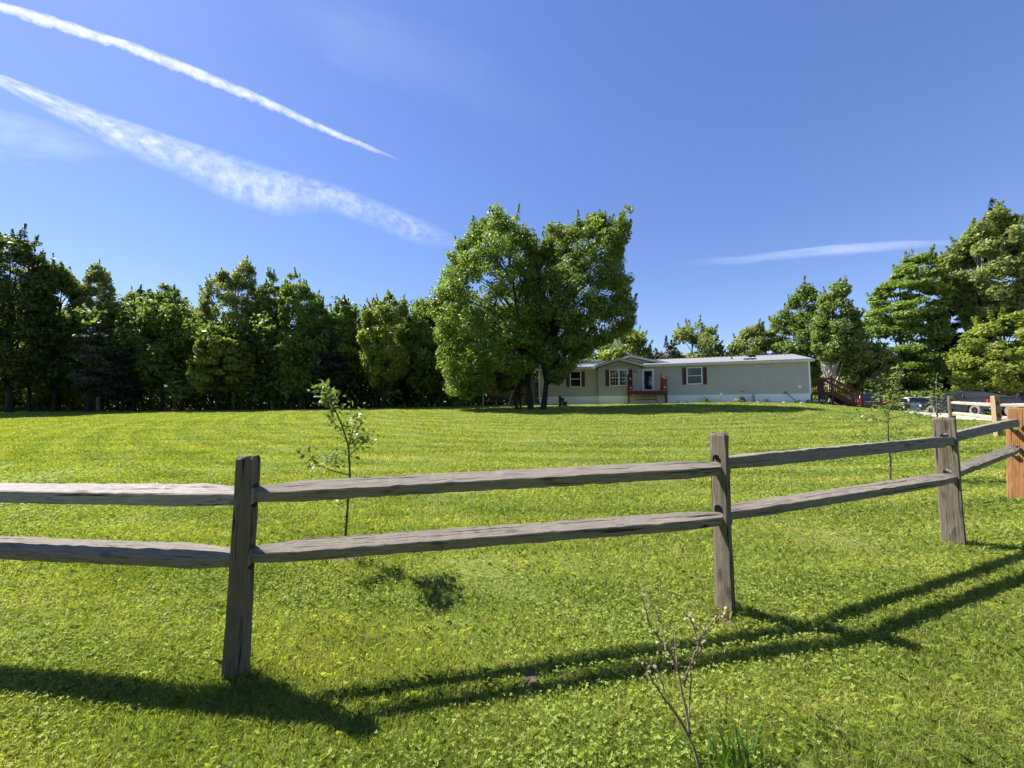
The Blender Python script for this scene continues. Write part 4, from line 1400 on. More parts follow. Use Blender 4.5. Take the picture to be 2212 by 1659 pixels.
for (ap, hf, y_, zt, sl_) in ((BAP, BAP - B0 + .23, BY - .40, GT, gsl), (DA, DH + .11, DY - .32, 4.11, dsl)):
    for sgn in (-1, 1):
        ed.bar((ap, y_, zt + .022), (ap + sgn * hf, y_, zt - sl_ * hf + .022), .05, .03)
ed.build('drip_edge', M_ROOFD, HOUSE)

def window(u0, u1, z0, z1, y, cols, rows, parent, pane_mat=GLASS, fw=.055, mid=True, grid_m=M_TRIM):
    w_ = MB()
    for a in ((u0, u1, z1 - fw, z1), (u0, u1, z0, z0 + fw), (u0, u0 + fw, z0 + fw, z1 - fw), (u1 - fw, u1, z0 + fw, z1 - fw)):
        w_.box(a[0], a[1], y - .055, y + .01, a[2], a[3])
    zm = (z0 + z1) / 2
    if mid: w_.box(u0 + fw, u1 - fw, y - .046, y, zm - .022, zm + .022)
    win = w_.build('window', M_TRIM, parent)
    p = MB(); p.box(u0 + fw, u1 - fw, y - .022, y - .012, z0 + fw, z1 - fw)
    p.build('pane', pane_mat, win)
    if cols > 1:
        g = MB()
        for k in range(1, cols):
            u_ = u0 + fw + (u1 - u0 - 2 * fw) * k / cols
            g.box(u_ - .009, u_ + .009, y - .034, y - .024, z0 + fw, z1 - fw)
        for k in range(1, rows):
            if mid and k == rows / 2: continue
            z_ = z0 + fw + (z1 - z0 - 2 * fw) * k / rows
            g.box(u0 + fw, u1 - fw, y - .036, y - .0245, z_ - .009, z_ + .009)
        g.build('muntins', grid_m, win)
    return win
def shutter(u0, u1, z0, z1, y, parent):
    s_ = MB()
    s_.box(u0, u0 + .035, y - .035, y, z0, z1); s_.box(u1 - .035, u1, y - .035, y, z0, z1)
    for z_ in (z0, (z0 + z1) / 2 - .02, z1 - .04):
        s_.box(u0 + .035, u1 - .035, y - .033, y, z_, z_ + .04)
    z_ = z0 + .05
    while z_ < z1 - .06:
        s_.add([Vector((u0 + .035, y - .012, z_ + .03)), Vector((u1 - .035, y - .012, z_ + .03)), Vector((u1 - .035, y - .03, z_)), Vector((u0 + .035, y - .03, z_))], [(0, 1, 2, 3)])
        z_ += .035
    return s_.build('shutter', M_SHUT, parent)
WZ0, WZ1 = 1.46, 2.83
window(2.75, 3.70, WZ0, WZ1, -.018, 1, 1, HOUSE)
shutter(3.74, 4.02, WZ0, WZ1, -.018, HOUSE); shutter(2.42, 2.71, WZ0, WZ1, -.018, HOUSE)
window(6.10, 6.82, WZ0, WZ1, BY - .018, 3, 4, HOUSE)
window(6.86, 7.58, WZ0, WZ1, BY - .018, 3, 4, HOUSE)
shutter(5.77, 6.06, WZ0, WZ1, BY - .018, HOUSE); shutter(7.62, 7.91, WZ0, WZ1, BY - .018, HOUSE)
window(11.99, 13.13, WZ0 + .02, WZ1 + .01, -.018, 1, 1, HOUSE, BLIND, fw=.075)
shutter(11.68, 11.97, WZ0, WZ1, -.018, HOUSE); shutter(13.15, 13.44, WZ0, WZ1, -.018, HOUSE)
# storm door
dr = MB()
DU0, DU1, DZ0, DZ1 = 8.66, 9.58, 1.0, 2.82
for a in ((DU0, DU1, DZ1 - .07, DZ1), (DU0, DU0 + .07, DZ0, DZ1 - .07), (DU1 - .07, DU1, DZ0, DZ1 - .07)):
    dr.box(a[0], a[1], -.07, .0, a[2], a[3])
dr.build('door_frame', M_TRIM, HOUSE)
dd = MB()
for a in ((DU0 + .08, DU1 - .08, DZ1 - .16, DZ1 - .08), (DU0 + .08, DU1 - .08, DZ0 + .01, DZ0 + .14), (DU0 + .08, DU0 + .15, DZ0 + .14, DZ1 - .16), (DU1 - .15, DU1 - .08, DZ0 + .14, DZ1 - .16)):
    dd.box(a[0], a[1], -.055, -.02, a[2], a[3])
door = dd.build('door', M_TRIM, HOUSE)
dg_ = MB(); dg_.box(DU0 + .15, DU1 - .15, -.043, -.033, DZ0 + .14, DZ1 - .16); dg_.build('pane', GLASS, door)
dh = MB(); dh.bar((DU0 + .115, -.075, 1.72), (DU0 + .115, -.075, 1.86), .02, .03); dh.bar((DU0 + .115, -.055, 1.79), (DU0 + .115, -.08, 1.79), .02, .02); dh.build('handle', M_BLACK, door)
# porch lamp, house number
pl = MB()
Mx = Matrix.Translation((8.41, BY - .035, 2.60)) @ Matrix.Rotation(R(90), 4, 'X')
pl.lathe([(.0, 0), (.09, 0), (.09, .02), (.0, .02)], 16, Mx)
pl.box(8.36, 8.46, BY - .16, BY - .04, 2.62, 2.66)
pl.lathe([(.02, .0), (.11, -.05), (.10, -.07), (.0, -.02)], 14, Matrix.Translation((8.41, BY - .13, 2.66)))
lamp = pl.build('porch_light', M_TRIM, HOUSE)
pb = MB(); pb.lathe([(.0, .0), (.05, -.03), (.06, -.09), (.035, -.14), (.0, -.15)], 12, Matrix.Translation((8.41, BY - .13, 2.61))); pb.build('lamp_globe', glass_mat('lamp_glass', (.25, .25, .23), .2), lamp, smooth_=True)
fc = bpy.data.curves.new('house_number', 'FONT'); fc.body = '57'; fc.size = .26; fc.extrude = .008; fc.align_x = 'CENTER'
ft = bpy.data.objects.new('house_number_curve', fc); COL.objects.link(ft)
bpy.context.view_layer.update()
me = bpy.data.meshes.new_from_object(ft.evaluated_get(bpy.context.evaluated_depsgraph_get()))
bpy.data.objects.remove(ft)
hn = bpy.data.objects.new('house_number', me); COL.objects.link(hn); me.materials.clear(); me.materials.append(plain('number_bronze', (.16, .14, .11), .5))
hn.parent = HOUSE; hn.location = (8.12, BY - .035, 2.56); hn.rotation_euler = (R(90), 0, 0)
# roof fittings
def on_roof(y): return ROOF_T + SLOPE * (y - EV_Y)
rv = MB(); rv.tube([(15.55, 1.6, on_roof(1.6) - .05), (15.55, 1.6, on_roof(1.6) + .26)], .045, 10); rv.lathe([(.12, .0), (.05, .05)], 12, Matrix.Translation((15.55, 1.6, on_roof(1.6)))); rv.build('vent_pipe', M_BLACK, HOUSE)
sv = MB()
sv.box(16.2, 17.0, .55, 1.05, on_roof(.8) - .05, on_roof(.8) + .06); sv.build('roof_vent', M_BLACK, HOUSE)
sv = MB(); sv.box(16.9, 17.5, 2.35, 2.85, on_roof(2.6) + .08, on_roof(2.6) + .13); sv.box(17.05, 17.35, 2.45, 2.75, on_roof(2.6) - .1, on_roof(2.6) + .08); sv.build('roof_vent', M_BLACK, HOUSE)
ch = MB(); ch.lathe([(.14, 0), (.14, .28), (.20, .29), (.20, .40), (.0, .42)], 16, Matrix.Translation((19.25, 3.9, Z_RG - .15))); ch.build('chimney', M_BLACK, HOUSE, smooth_=True)
# things on the wall
vb = MB(); vb.box(19.38, 19.60, -.10, -.01, 1.13, 1.25); vb.box(19.40, 19.58, -.085, -.01, 1.06, 1.129); vb.build('dryer_vent', M_TRIM, HOUSE, bevel=.01)
vb = MB(); vb.box(15.72, 15.90, -.05, -.01, .84, .93)
for k in range(4): vb.box(15.73, 15.89, -.06, -.05, .85 + k * .02, .86 + k * .02)
vb.build('wall_vent', M_GREYM, HOUSE)
dp = MB(); dp.box(18.50, 18.70, -.09, -.01, .66, .82); dp.tube([(18.62, -.08, .74), (18.78, -.16, .55), (19.18, -.35, .06)], .035, 8); dp.build('drain_pipe', M_GREYM, HOUSE)

# ------------------------------------------------------------------ front porch
def at_house(u_, y_): return hw(u_, y_)
def place(name, u_, y_, label, cat, group=None, dz=0):
    p = hw(u_, y_); g0 = gz(p.x, p.y)
    return empty(name, (p.x, p.y, g0 + dz), HRZ, label, cat, group)
p_ = hw(9.0, -.9); PG = gz(p_.x, p_.y)
PORCH = empty('porch', (p_.x, p_.y, PG), HRZ, 'dark red stained wooden porch with open steps at the front door', 'porch')
oz = HOUSE_L.z - PG
def L_(u_, y_, z_): return (u_ - 9.0, y_ + .9, z_ + oz)
pf = MB()
y = -1.42
while y < -.06:
    y1 = min(y + .135, -.02)
    if y1 > BY - .04: break
    pf.box(7.50 - 9, 10.50 - 9, y + .9, y1 + .9, .94 + oz, .978 + oz)
    y += .142
pf.box(8.72 - 9, 10.50 - 9, y + .9, -.03 + .9, .94 + oz, .978 + oz)
pf.build('platform', M_STAIN, PORCH)
rm = MB()
rm.box(7.52 - 9, 10.48 - 9, -1.42 + .9, -1.385 + .9, .70 + oz, .938 + oz)
rm.box(7.52 - 9, 7.555 - 9, -1.384 + .9, -.34 + .9, .70 + oz, .938 + oz)
rm.box(10.445 - 9, 10.48 - 9, -1.384 + .9, -.03 + .9, .70 + oz, .938 + oz)
rm.build('rim_board', M_STAIN, PORCH)
for (u_, y_) in ((7.60, -1.33), (10.40, -1.33), (7.60, -.45), (10.40, -.2)):
    lg = MB(); q_ = L_(u_, y_, 0); lg.box(q_[0] - .045, q_[0] + .045, q_[1] - .045, q_[1] + .045, -.4, .70 + oz); lg.build('leg', M_STAIN, PORCH)
def side_rail(ua, ub):
    r_ = MB()
    ya, yb = -.38, -1.33
    za, zb = 2.20, 1.86
    r_.bar(L_(ua, ya, .98), L_(ua, ya, 2.36), .09, .09, (0, 1, 0)); r_.bar(L_(ub, yb, .98), L_(ub, yb, 1.96), .09, .09, (0, 1, 0))
    for t0, t1 in ((.0, 0), (-.82, -.68)):
        r_.bar(L_(ua, ya, za + t0), L_(ub, yb, zb + t1), .045, .09)
    for k in range(1, 9):
        f = k / 9; u_ = ua + (ub - ua) * f; y_ = ya + (yb - ya) * f
        r_.bar(L_(u_, y_, 1.08), L_(u_, y_, za + (zb - za) * f + .06), .04, .05, (0, 1, 0))
    return r_.build('railing', M_STAIN, PORCH)
side_rail(7.57, 7.88); side_rail(10.08, 10.42)
for k in range(3):
    t_ = MB(); zt = .74 - k * .235; q_ = L_(7.92, -1.46 - k * .27, zt)
    t_.box(q_[0], q_[0] + 1.75, q_[1] - .27, q_[1], zt + oz - .04, zt + oz); t_.build('step', M_STAIN, PORCH)
for u_ in (7.97, 9.62):
    s_ = MB(); a = L_(u_, -1.44, .69); b = L_(u_, -2.30, -.10)
    s_.prism([(a[1], a[2]), (b[1], b[2] + .12), (b[1], b[2] - .15), (b[1] + .2, b[2] - .15), (a[1], a[2] - .26)], 0, a[0] - .02, a[0] + .02)
    s_.build('stringer', M_STAIN, PORCH)

# ------------------------------------------------------------------ side deck and stairs at the right end
p_ = hw(21, .4); DG = gz(p_.x, p_.y)
DECK = empty('side_deck', (p_.x, p_.y, DG), HRZ, 'red stained deck with balustered stairs going down to the right of the house', 'deck')
dz_ = HOUSE_L.z - DG
def K_(u_, y_, z_): return (u_ - 21, y_ - .4, z_ + dz_)
def gl(u_, y_):
    q_ = hw(u_, y_); return gz(q_.x, q_.y) - HOUSE_L.z
U0, U1, US, YF, YB = 20.30, 21.62, 23.32, .40, 2.6
ZP = .80
m_ = MB()
y = YF
while y < YB:
    a = K_(U0, y, ZP - .04); b = K_(U1, y + .135, ZP); m_.box(a[0], b[0], a[1], b[1], a[2], b[2]); y += .142
m_.build('platform', M_STAIN, DECK)
m_ = MB()
for (ua, ub, ya, yb) in ((U0, U1, YF - .04, YF - .002), (U1 + .002, U1 + .04, YF, YB)):
    a = K_(ua, ya, ZP - .26); b = K_(ub, yb, ZP - .045); m_.box(a[0], b[0], a[1], b[1], a[2], b[2])
m_.build('rim_board', M_STAIN, DECK)
for (u_, y_, zt) in ((U0 + .05, YF, 1.86), (U1, YF, 1.95), (U1, YB, 1.9), (U0 + .05, YB, ZP), (US, YF, .72), (US, YF + 1.15, .72)):
    m_ = MB(); m_.bar(K_(u_, y_, gl(u_, y_) - .3), K_(u_, y_, zt), .10, .10, (0, 1, 0)); m_.build('post', M_STAIN, DECK)
def bal(ua, ya, za, ub, yb, zb, h0=.08, h1=.97, n_=10):
    r_ = MB()
    r_.bar(K_(ua, ya, za + h1), K_(ub, yb, zb + h1), .12, .045); r_.bar(K_(ua, ya, za + h1 - .07), K_(ub, yb, zb + h1 - .07), .04, .08)
    r_.bar(K_(ua, ya, za + h0), K_(ub, yb, zb + h0), .04, .08)
    for k in range(1, n_):
        f = k / n_
        P0 = (ua + (ub - ua) * f, ya + (yb - ya) * f, za + (zb - za) * f)
        r_.bar(K_(P0[0], P0[1], P0[2] + h0), K_(P0[0], P0[1], P0[2] + h1 - .04), .036, .036, (0, 1, 0))
    return r_.build('railing', M_STAIN, DECK)
ZE = gl(US, YF) + .16
bal(U0 + .1, YF, ZP, U1 - .05, YF, ZP)
bal(U1, YB - .05, ZP, U1, YF + 1.2, ZP, n_=8)
bal(U1 + .05, YF, ZP - .05, US - .05, YF, ZE - .1, n_=13)
bal(U1 + .05, YF + 1.15, ZP - .05, US - .05, YF + 1.15, ZE - .1, n_=13)
for y_ in (YF + .03, YF + 1.12):
    m_ = MB(); a = K_(U1 + .04, y_, ZP - .02); b = K_(US + .1, y_, ZE - .18)
    m_.prism([(a[0], a[2]), (b[0], b[2]), (b[0], b[2] - .25), (b[0] - .25, b[2] - .25), (a[0], a[2] - .28)], 1, a[1] - .02, a[1] + .02)
    m_.build('stringer', M_STAIN, DECK)
for k in range(6):
    f = (k + .6) / 6.4
    a = K_(U1 + .04 + (US - U1) * f, YF + .06, ZP - (ZP - ZE) * f - .04)
    m_ = MB(); m_.box(a[0], a[0] + .28, a[1], a[1] + 1.03, a[2] - .04, a[2]); m_.build('step', M_STAIN, DECK)

# hose reel under the deck
t_ = place('hose_reel', 20.98, .28, 'coiled dark garden hose hanging under the side deck', 'hose reel')
hm = plain('dark_hose', (.03, .045, .05), .45)
HZ = ZP - .42 - (gl(20.98, .28))
for k in range(5):
    rr = .25 + .022 * k; pts = [(rr * math.cos(a) * .92 + random.uniform(-.01, .01), -.03 - .012 * k, HZ + rr * math.sin(a) * (1.05 if math.sin(a) > 0 else 1.2 + .06 * k)) for a in np.linspace(.4, 6.28 + .4, 30)]
    MB().tube(pts, .014, 6).build('hose', hm, t_, smooth_=True)
m_ = MB(); m_.lathe([(0, 0), (.17, 0), (.17, .18), (0, .18)], 18, Matrix.Translation((0, .12, HZ)) @ Matrix.Rotation(R(90), 4, 'X')); m_.build('drum', M_BLACK, t_)
m_ = MB(); m_.bar((0, .05, -.05), (0, .05, HZ), .05, .05, (0, 1, 0)); m_.build('stand', M_BLACK, t_)
t_ = place('utility_box', 20.72, .45, 'low grey box with a shiny lid under the side deck', 'box')
m_ = MB(); m_.box(-.36, .36, -.2, .2, -.05, .22); m_.build('body', M_GREYM, t_, bevel=.02)
m_ = MB(); m_.box(-.39, .39, -.23, .23, .222, .27); m_.build('lid', plain('light_metal', (.5, .5, .5), .3, metal=.6), t_, bevel=.015)

# plants and bits along the foundation
FOL1 = leaf_mat('shrub_leaf', (.07, .12, .02), (.20, .26, .05), .4, .5, (1.2, 1.3, .6), 5)
def shrub(name, label, u_, y_, rx, h, n_, size, mat, seed, upright=0.3, group=None):
    r = np.random.default_rng(seed)
    root = place(name, u_, y_, label, 'plant', group)
    a = r.random(n_) * 6.28; rad = r.random(n_) ** .6; zf = r.random(n_)
    P_ = np.c_[np.cos(a) * rad * rx * (1 - .5 * zf), np.sin(a) * rad * rx * .7 * (1 - .5 * zf), h * zf * (1 - .35 * rad)]
    V, A = leaf_cloud(P_, np.c_[np.cos(a), np.sin(a), np.full(n_, .6)], size, r)
    np_mesh('foliage', V, np.arange(len(V)).reshape(-1, 4), mat, root, A)
    s_ = MB()
    for k in range(7):
        t = k * .9; s_.tube([(0, 0, -.05), (math.cos(t) * rx * .3, math.sin(t) * rx * .25, h * .5), (math.cos(t) * rx * .55, math.sin(t) * rx * .4, h * .85)], [.008, .006, .003], 5)
    s_.build('stem', TWIG, root)
    return root
shrub('garden_shrub', 'yellow-green shrub by the skirting between the porch and the white yard stake', 13.15, -.55, .46, .42, 260, .11, FOL1, 81)
shrub('garden_shrub', 'yellow-green flowering shrub beside the tan planter at the house wall', 15.70, -.5, .30, .50, 240, .10, FOL1, 82)
strap_clump('daylily_clump', 'dark green strappy daylily clump at the skirting left of the drain pipe', *hw(17.3, -.5).xy, 42, .55, 83, DARKL, .016, .3)
shrub('garden_shrub', 'thin pale wispy plant between the planter shrub and the daylily clump', 16.42, -.5, .20, .78, 90, .085, PALEL, 84)
shrub('garden_shrub', 'low dark sprawling plant below the drain pipe', 19.2, -.55, .34, .22, 140, .10, FOL1, 85)
shrub('garden_shrub', 'feathery low plant at the right corner of the house', 19.85, -.5, .28, .34, 160, .09, FOL1, 86)
strap_clump('daylily_clump', 'small dark strappy clump just right of the porch post', *hw(11.3, -.6).xy, 16, .34, 87, DARKL, .016, .12)
strap_clump('daylily_clump', 'short dark plant between the small strappy clump and the yellow-green shrub', *hw(11.95, -.6).xy, 16, .24, 88, DARKL, .018, .12)
shrub('garden_shrub', 'fern-like tuft under the deck beside the hose', 21.3, .1, .20, .30, 110, .09, FOL1, 89)
t_ = place('planter', 15.25, -.6, 'tan planter box with pale flowers at the house wall', 'planter')
m_ = MB(); m_.prism([(-.21, 0), (.21, 0), (.24, .15), (-.24, .15)], 1, -.12, .12); m_.build('trough', plain('terracotta', (.55, .33, .20), .8), t_)
r_ = np.random.default_rng(4); P_ = np.c_[r_.uniform(-.2, .2, 70), r_.uniform(-.1, .1, 70), r_.uniform(.14, .3, 70)]
V, A = leaf_cloud(P_, np.tile([0, 0, 1.], (70, 1)), .07, r_); np_mesh('blossom', V, np.arange(len(V)).reshape(-1, 4), leaf_mat('pale_flower', (.45, .45, .30), (.7, .7, .55), .3), t_, A)
t_ = place('yard_stake', 14.27, -.5, 'white ornament on a thin stake standing before the house skirting', 'ornament')
m_ = MB(); m_.tube([(0, 0, -.1), (0, 0, .6)], .012, 6); m_.build('stake', M_GREYM, t_)
m_ = MB(); m_.prism([(-.09, .52), (.05, .50), (.10, .66), (.12, .80), (.02, .74), (-.05, .66)], 1, -.05, .05); m_.box(-.12, -.02, -.03, .03, .40, .50); m_.box(.04, .12, -.03, .03, .36, .44); m_.build('ornament', M_TRIM, t_, bevel=.01)
# stones
STONE = plain('pale_stone', (.42, .38, .31), .9, var=.3, scale=7)
def stone(x, y, s, seed, label):
    r = np.random.default_rng(seed)
    bm = bmesh.new(); bmesh.ops.create_icosphere(bm, subdivisions=2, radius=1)
    for v in bm.verts:
        v.co *= 1 + .16 * math.sin(v.co.x * 3 + seed) * math.cos(v.co.y * 4 + seed) + r.normal(0, .03)
        v.co = Vector((v.co.x * s, v.co.y * s * .75, v.co.z * s * .55))
    me = bpy.data.meshes.new('stone'); bm.to_mesh(me); bm.free(); me.materials.append(STONE)
    for f in me.polygons: f.use_smooth = True
    o = bpy.data.objects.new('stone', me); COL.objects.link(o); o.location = (x, y, gz(x, y) + s * .18); o.rotation_euler = (0, 0, seed)
    return tag(o, label, 'stone', 'pale stones around the house and driveway')
for k, (u_, y_, s_, lb) in enumerate([(20.55, -.25, .17, 'pale rounded stone at the foot of the deck post'), (21.10, -.2, .12, 'small pale stone before the coiled hose'), (22.05, -.1, .19, 'large pale stone under the deck stairs'),
        (21.75, .0, .10, 'small brown stone at the middle deck post'), (18.3, -.6, .12, 'flat pale stone left of the drain pipe'), (19.3, -.85, .13, 'pale stone in front of the sprawling plant'), (16.15, -.55, .10, 'little white stone left of the wispy plant'), (16.65, -.6, .12, 'white stone right of the wispy plant'), (14.75, -.7, .07, 'tiny stone between the yard stake and the planter')]):
    q_ = hw(u_, y_); stone(q_.x, q_.y, s_, k + 1, lb)
for k, y in enumerate([15.3, 16.1, 17.0, 17.8, 18.7, 19.6, 20.4, 21.3, 22.2, 23.1]):
    x = edge_x(y) + .12 * math.sin(k * 2)
    o = stone(x, y, .10 + .05 * ((k * 7) % 3) / 2, 30 + k, 'pale stone in the row edging the lawn along the gravel driveway')
    o['group'] = 'stones edging the driveway'

# ------------------------------------------------------------------ left of the house: logs, shed, panels, boat
t_ = at(1215, 880, 29.6); g0 = gz(t_.x, t_.y)
root = empty('log_steps', (t_.x, t_.y, g0), 0, 'stepped group of upright dark log stumps on the lawn near the maples', 'log stumps')
LOG = bark('log_bark', (.05, .035, .022), (.13, .09, .06)); LEND = plain('log_end', (.20, .14, .08), .9)
for k, (dx, h, rr) in enumerate([(-.22, .82, .115), (.02, .66, .12), (.24, .36, .11), (-.02, .3, .09)]):
    yy = .22 if k == 3 else 0
    m_ = MB(); m_.lathe([(rr * 1.08, -.1), (rr, h * .4), (rr * 1.03, h * .8), (rr, h)], 14, Matrix.Translation((dx, -yy, 0))); lg = m_.build('log', LOG, root, smooth_=True)
    m_ = MB(); m_.lathe([(rr * .99, h), (.001, h + .008)], 14, Matrix.Translation((dx, -yy, 0))); m_.build('log_end', LEND, lg)

t_ = at(1122, 878, 39); g0 = gz(t_.x, t_.y)
SH = empty('garden_shed', (t_.x, t_.y, g0), R(-6), 'small pale grey shed seen between the maple trunks', 'shed')
PG_ = plain('shed_grey', (.40, .41, .43), .7, var=.12, scale=2)
m_ = MB(); m_.box(-.9, 1.7, 0, 2.4, -.2, 1.75)
x = -.9
while x < 1.7: m_.box(x, x + .03, -.018, -.001, -.2, 1.75); x += .2
m_.build('wall', PG_, SH)
m_ = MB(); slab(m_, [(-1.05, -.2, 1.72), (.4, -.2, 2.3), (.4, 2.6, 2.3), (-1.05, 2.6, 1.72)], .05); slab(m_, [(.4, -.2, 2.3), (1.85, -.2, 1.72), (1.85, 2.6, 1.72), (.4, 2.6, 2.3)], .05); m_.add([(-.9, .0, 1.75), (1.7, .0, 1.75), (.4, .0, 2.24)], [(0, 1, 2)]); m_.build('roof', PG_, SH)
m_ = MB(); m_.box(-.2, .5, -.03, -.019, 0, 1.6); m_.build('door', M_TRIM, SH)
for k, (dx, lean, lb, mt) in enumerate([(-.62, .35, 'dark plank leaning nearest the shed', plain('panel_grey', (.16, .16, .17), .6)), (-.30, .30, 'pale sheet leaning between two dark planks', PG_), (.0, .26, 'dark plank leaning nearest the house corner', plain('panel_grey', (.16, .16, .17), .6))]):
    q_ = hw(-.9 + k * .28, .5); g0 = gz(q_.x, q_.y)
    m_ = MB(); m_.bar((0, 0, -.05), (-lean * 1.3, .1, 2.2), .26, .04, (0, 1, 0)); o = m_.build('leaning_panel', mt, loc=(q_.x, q_.y, g0)); tag(o, lb, 'panel', 'panels leaning beside the house')
q_ = at(1105, 878, 33); g0 = gz(q_.x, q_.y)
SW = empty('sawhorse_frame', (q_.x, q_.y, g0), 0, 'tall pale blue A-frame beside the boat', 'frame')
PB = plain('pale_blue_paint', (.30, .38, .42), .6)
for sx in (-1, 1):
    m_ = MB(); m_.bar((sx * .42 + .1, 0, -.05), (.2, .0, 1.55), .09, .05, (0, 1, 0)); m_.build('leg', PB, SW)
    m_ = MB(); m_.bar((sx * .42 + .1, .8, -.05), (.2, .8, 1.55), .09, .05, (0, 1, 0)); m_.build('leg', PB, SW)
m_ = MB(); m_.bar((.2, -.1, 1.57), (.2, .9, 1.57), .07, .07); m_.build('ridge_bar', PB, SW); m_ = MB(); m_.bar((-.18, 0, .35), (.48, 0, .35), .05, .05); m_.build('crossbar', PB, SW)

def make_boat():
    q_ = at(1050, 878, 33.5); g0 = gz(q_.x, q_.y)
    T = empty('boat_trailer', (q_.x, q_.y, g0), R(50), 'low boat trailer under the red and tan boat', 'trailer')
    m_ = MB(); m_.bar((-.5, 0, .42), (1.2, 0, .42), .07, .07); m_.bar((1.2, 0, .42), (1.8, .6, .42), .06, .06); m_.bar((1.2, 0, .42), (1.8, -.6, .42), .06, .06)
    m_.bar((1.8, .6, .42), (4.2, .6, .42), .06, .06); m_.bar((1.8, -.6, .42), (4.2, -.6, .42), .06, .06); m_.bar((2.9, -.85, .38), (2.9, .85, .38), .06, .06); m_.build('frame', M_GREYM, T)
    m_ = MB(); m_.bar((-.35, 0, -.05), (-.35, 0, 1.0), .05, .05, (0, 1, 0)); m_.build('winch_post', plain('light_metal', (.5, .5, .5), .3), T)
    for sy in (-1, 1):
        m_ = MB(); m_.lathe([(.12, -.08), (.28, -.08), (.30, -.03), (.30, .03), (.28, .08), (.12, .08)], 20, Matrix.Translation((2.9, sy * .9, .28)) @ Matrix.Rotation(R(90), 4, 'X')); wl = m_.build('wheel', M_BLACK, T, smooth_=True)
        m_ = MB(); m_.lathe([(0, -.05), (.13, -.06), (.13, .06), (0, .05)], 16, Matrix.Translation((2.9, sy * .9, .28)) @ Matrix.Rotation(R(90), 4, 'X')); m_.build('rim', M_GREYM, wl)
    Bt = empty('motor_boat', (q_.x, q_.y, g0 + .45), R(50), 'small boat with a red upper hull and tan bottom on its trailer', 'boat')
    def hull(z_lo, z_hi, name, mat, off=0):
        m_ = MB(); n_ = 14; rows = []
        for i in range(n_):
            f = i / (n_ - 1); x = -.1 + 4.3 * f
            wd = .92 * math.sin(min(1, f * 1.35 + .02) * math.pi / 2) ** .8
            sheer = 1.05 - .25 * f + .10 * (1 - f) ** 3; keel = .08 + .55 * (1 - f) ** 4
            ring = []
            for j in range(7):
                g = j / 6; zf = z_lo + (z_hi - z_lo) * g
                z = keel + (sheer - keel) * zf
                ring.append((x - .35 * (1 - f) ** 3 * zf, wd * (.12 + .88 * zf ** .45) + off, z))
            rows.append(ring)
        for sgn in (-1, 1):
            k0 = len(m_.v)
            for ring in rows: m_.v += [(p[0], sgn * p[1], p[2]) for p in ring]
            for i in range(n_ - 1):
                for j in range(6):
                    a = k0 + i * 7 + j; m_.f.append((a, a + 1, a + 8, a + 7))
        k0 = len(m_.v); last = rows[-1]
        if name == 'hull':
            m_.v += [(p[0], p[1], p[2]) for p in last] + [(p[0], -p[1], p[2]) for p in last]
            for j in range(6): m_.f.append((k0 + j, k0 + j + 1, k0 + 8 + j, k0 + 7 + j))
        return m_.build(name, mat, Bt, smooth_=True)
    hull(.0, .62, 'hull', plain('boat_tan', (.26, .20, .12), .5))
    hull(.62, 1.0, 'upper_hull', plain('boat_red', (.32, .025, .02), .35, coat=.4), .004)
    m_ = MB()
    pts = []
    for i in range(14):
        f = i / 13; wd = .92 * math.sin(min(1, f * 1.35 + .02) * math.pi / 2) ** .8
        pts.append((-.1 + 4.3 * f - .35 * (1 - f) ** 3, wd, 1.05 - .25 * f + .10 * (1 - f) ** 3 + .02))
    k0 = 0
    for p in pts: m_.v += [(p[0], p[1], p[2]), (p[0], -p[1], p[2]), (p[0], 0, p[2] + .10)]
    for i in range(13):
        a = i * 3; m_.f += [(a, a + 3, a + 5, a + 2), (a + 2, a + 5, a + 4, a + 1)]
    m_.build('deck_cover', plain('boat_cover', (.10, .05, .04), .8), Bt)
    m_ = MB(); m_.tube([(p[0], p[1] + .02, p[2]) for p in pts], .02, 6); m_.tube([(p[0], -p[1] - .02, p[2]) for p in pts], .02, 6); m_.build('gunwale', M_TRIM, Bt)
make_boat()
# a pale clump of bushes left of the boat, in the shade
q_ = at(1000, 878, 34)
r_ = np.random.default_rng(90); root = empty('pale_bush', (q_.x, q_.y, gz(q_.x, q_.y)), 0, 'pale grey-green bush in the shade left of the boat', 'bush')
P_ = np.c_[r_.normal(0, .55, 700), r_.normal(0, .4, 700), r_.random(700) ** 1.2 * .9]
V, A = leaf_cloud(P_, np.tile([0, -.3, .8], (700, 1)), .13, r_); np_mesh('foliage', V, np.arange(len(V)).reshape(-1, 4), PALEL, root, A)
m_ = MB()
for k in range(6): m_.tube([(0, 0, -.05), (math.cos(k) * .3, math.sin(k) * .3, .6)], [.015, .006], 5)
m_.build('stem', TWIG, root)

# ------------------------------------------------------------------ parked cars
def paint(name, col, metal=.4):
    if name in MATS: return MATS[name]
    m, n, b = new_mat(name)
    v = mapping(n)
    f = noise(n, v, 1.5, 4)
    n.links.new(ramp(n, f, [(.3, tuple(c * .92 for c in col)), (.7, tuple(min(1, c * 1.06) for c in col))]), b.inputs['Base Color'])
    b.inputs['Metallic'].default_value = metal
    b.inputs['Roughness'].default_value = .32
    b.inputs['Coat Weight'].default_value = .35
    b.inputs['Coat Roughness'].default_value = .05
    MATS[name] = m
    return m
TYRE = plain('tyre', (.035, .034, .033), .85)
TYRE_D = plain('dusty_tyre', (.17, .16, .145), .9)
ALLOY = plain('alloy_rim', (.62, .62, .62), .25, metal=.8)
RIMD = plain('dark_rim', (.07, .07, .075), .35, metal=.6)
TAILR = plain('tail_light_red', (.35, .02, .02), .2, coat=.8)
HEADL = plain('headlight_clear', (.5, .5, .5), .15, coat=.8)

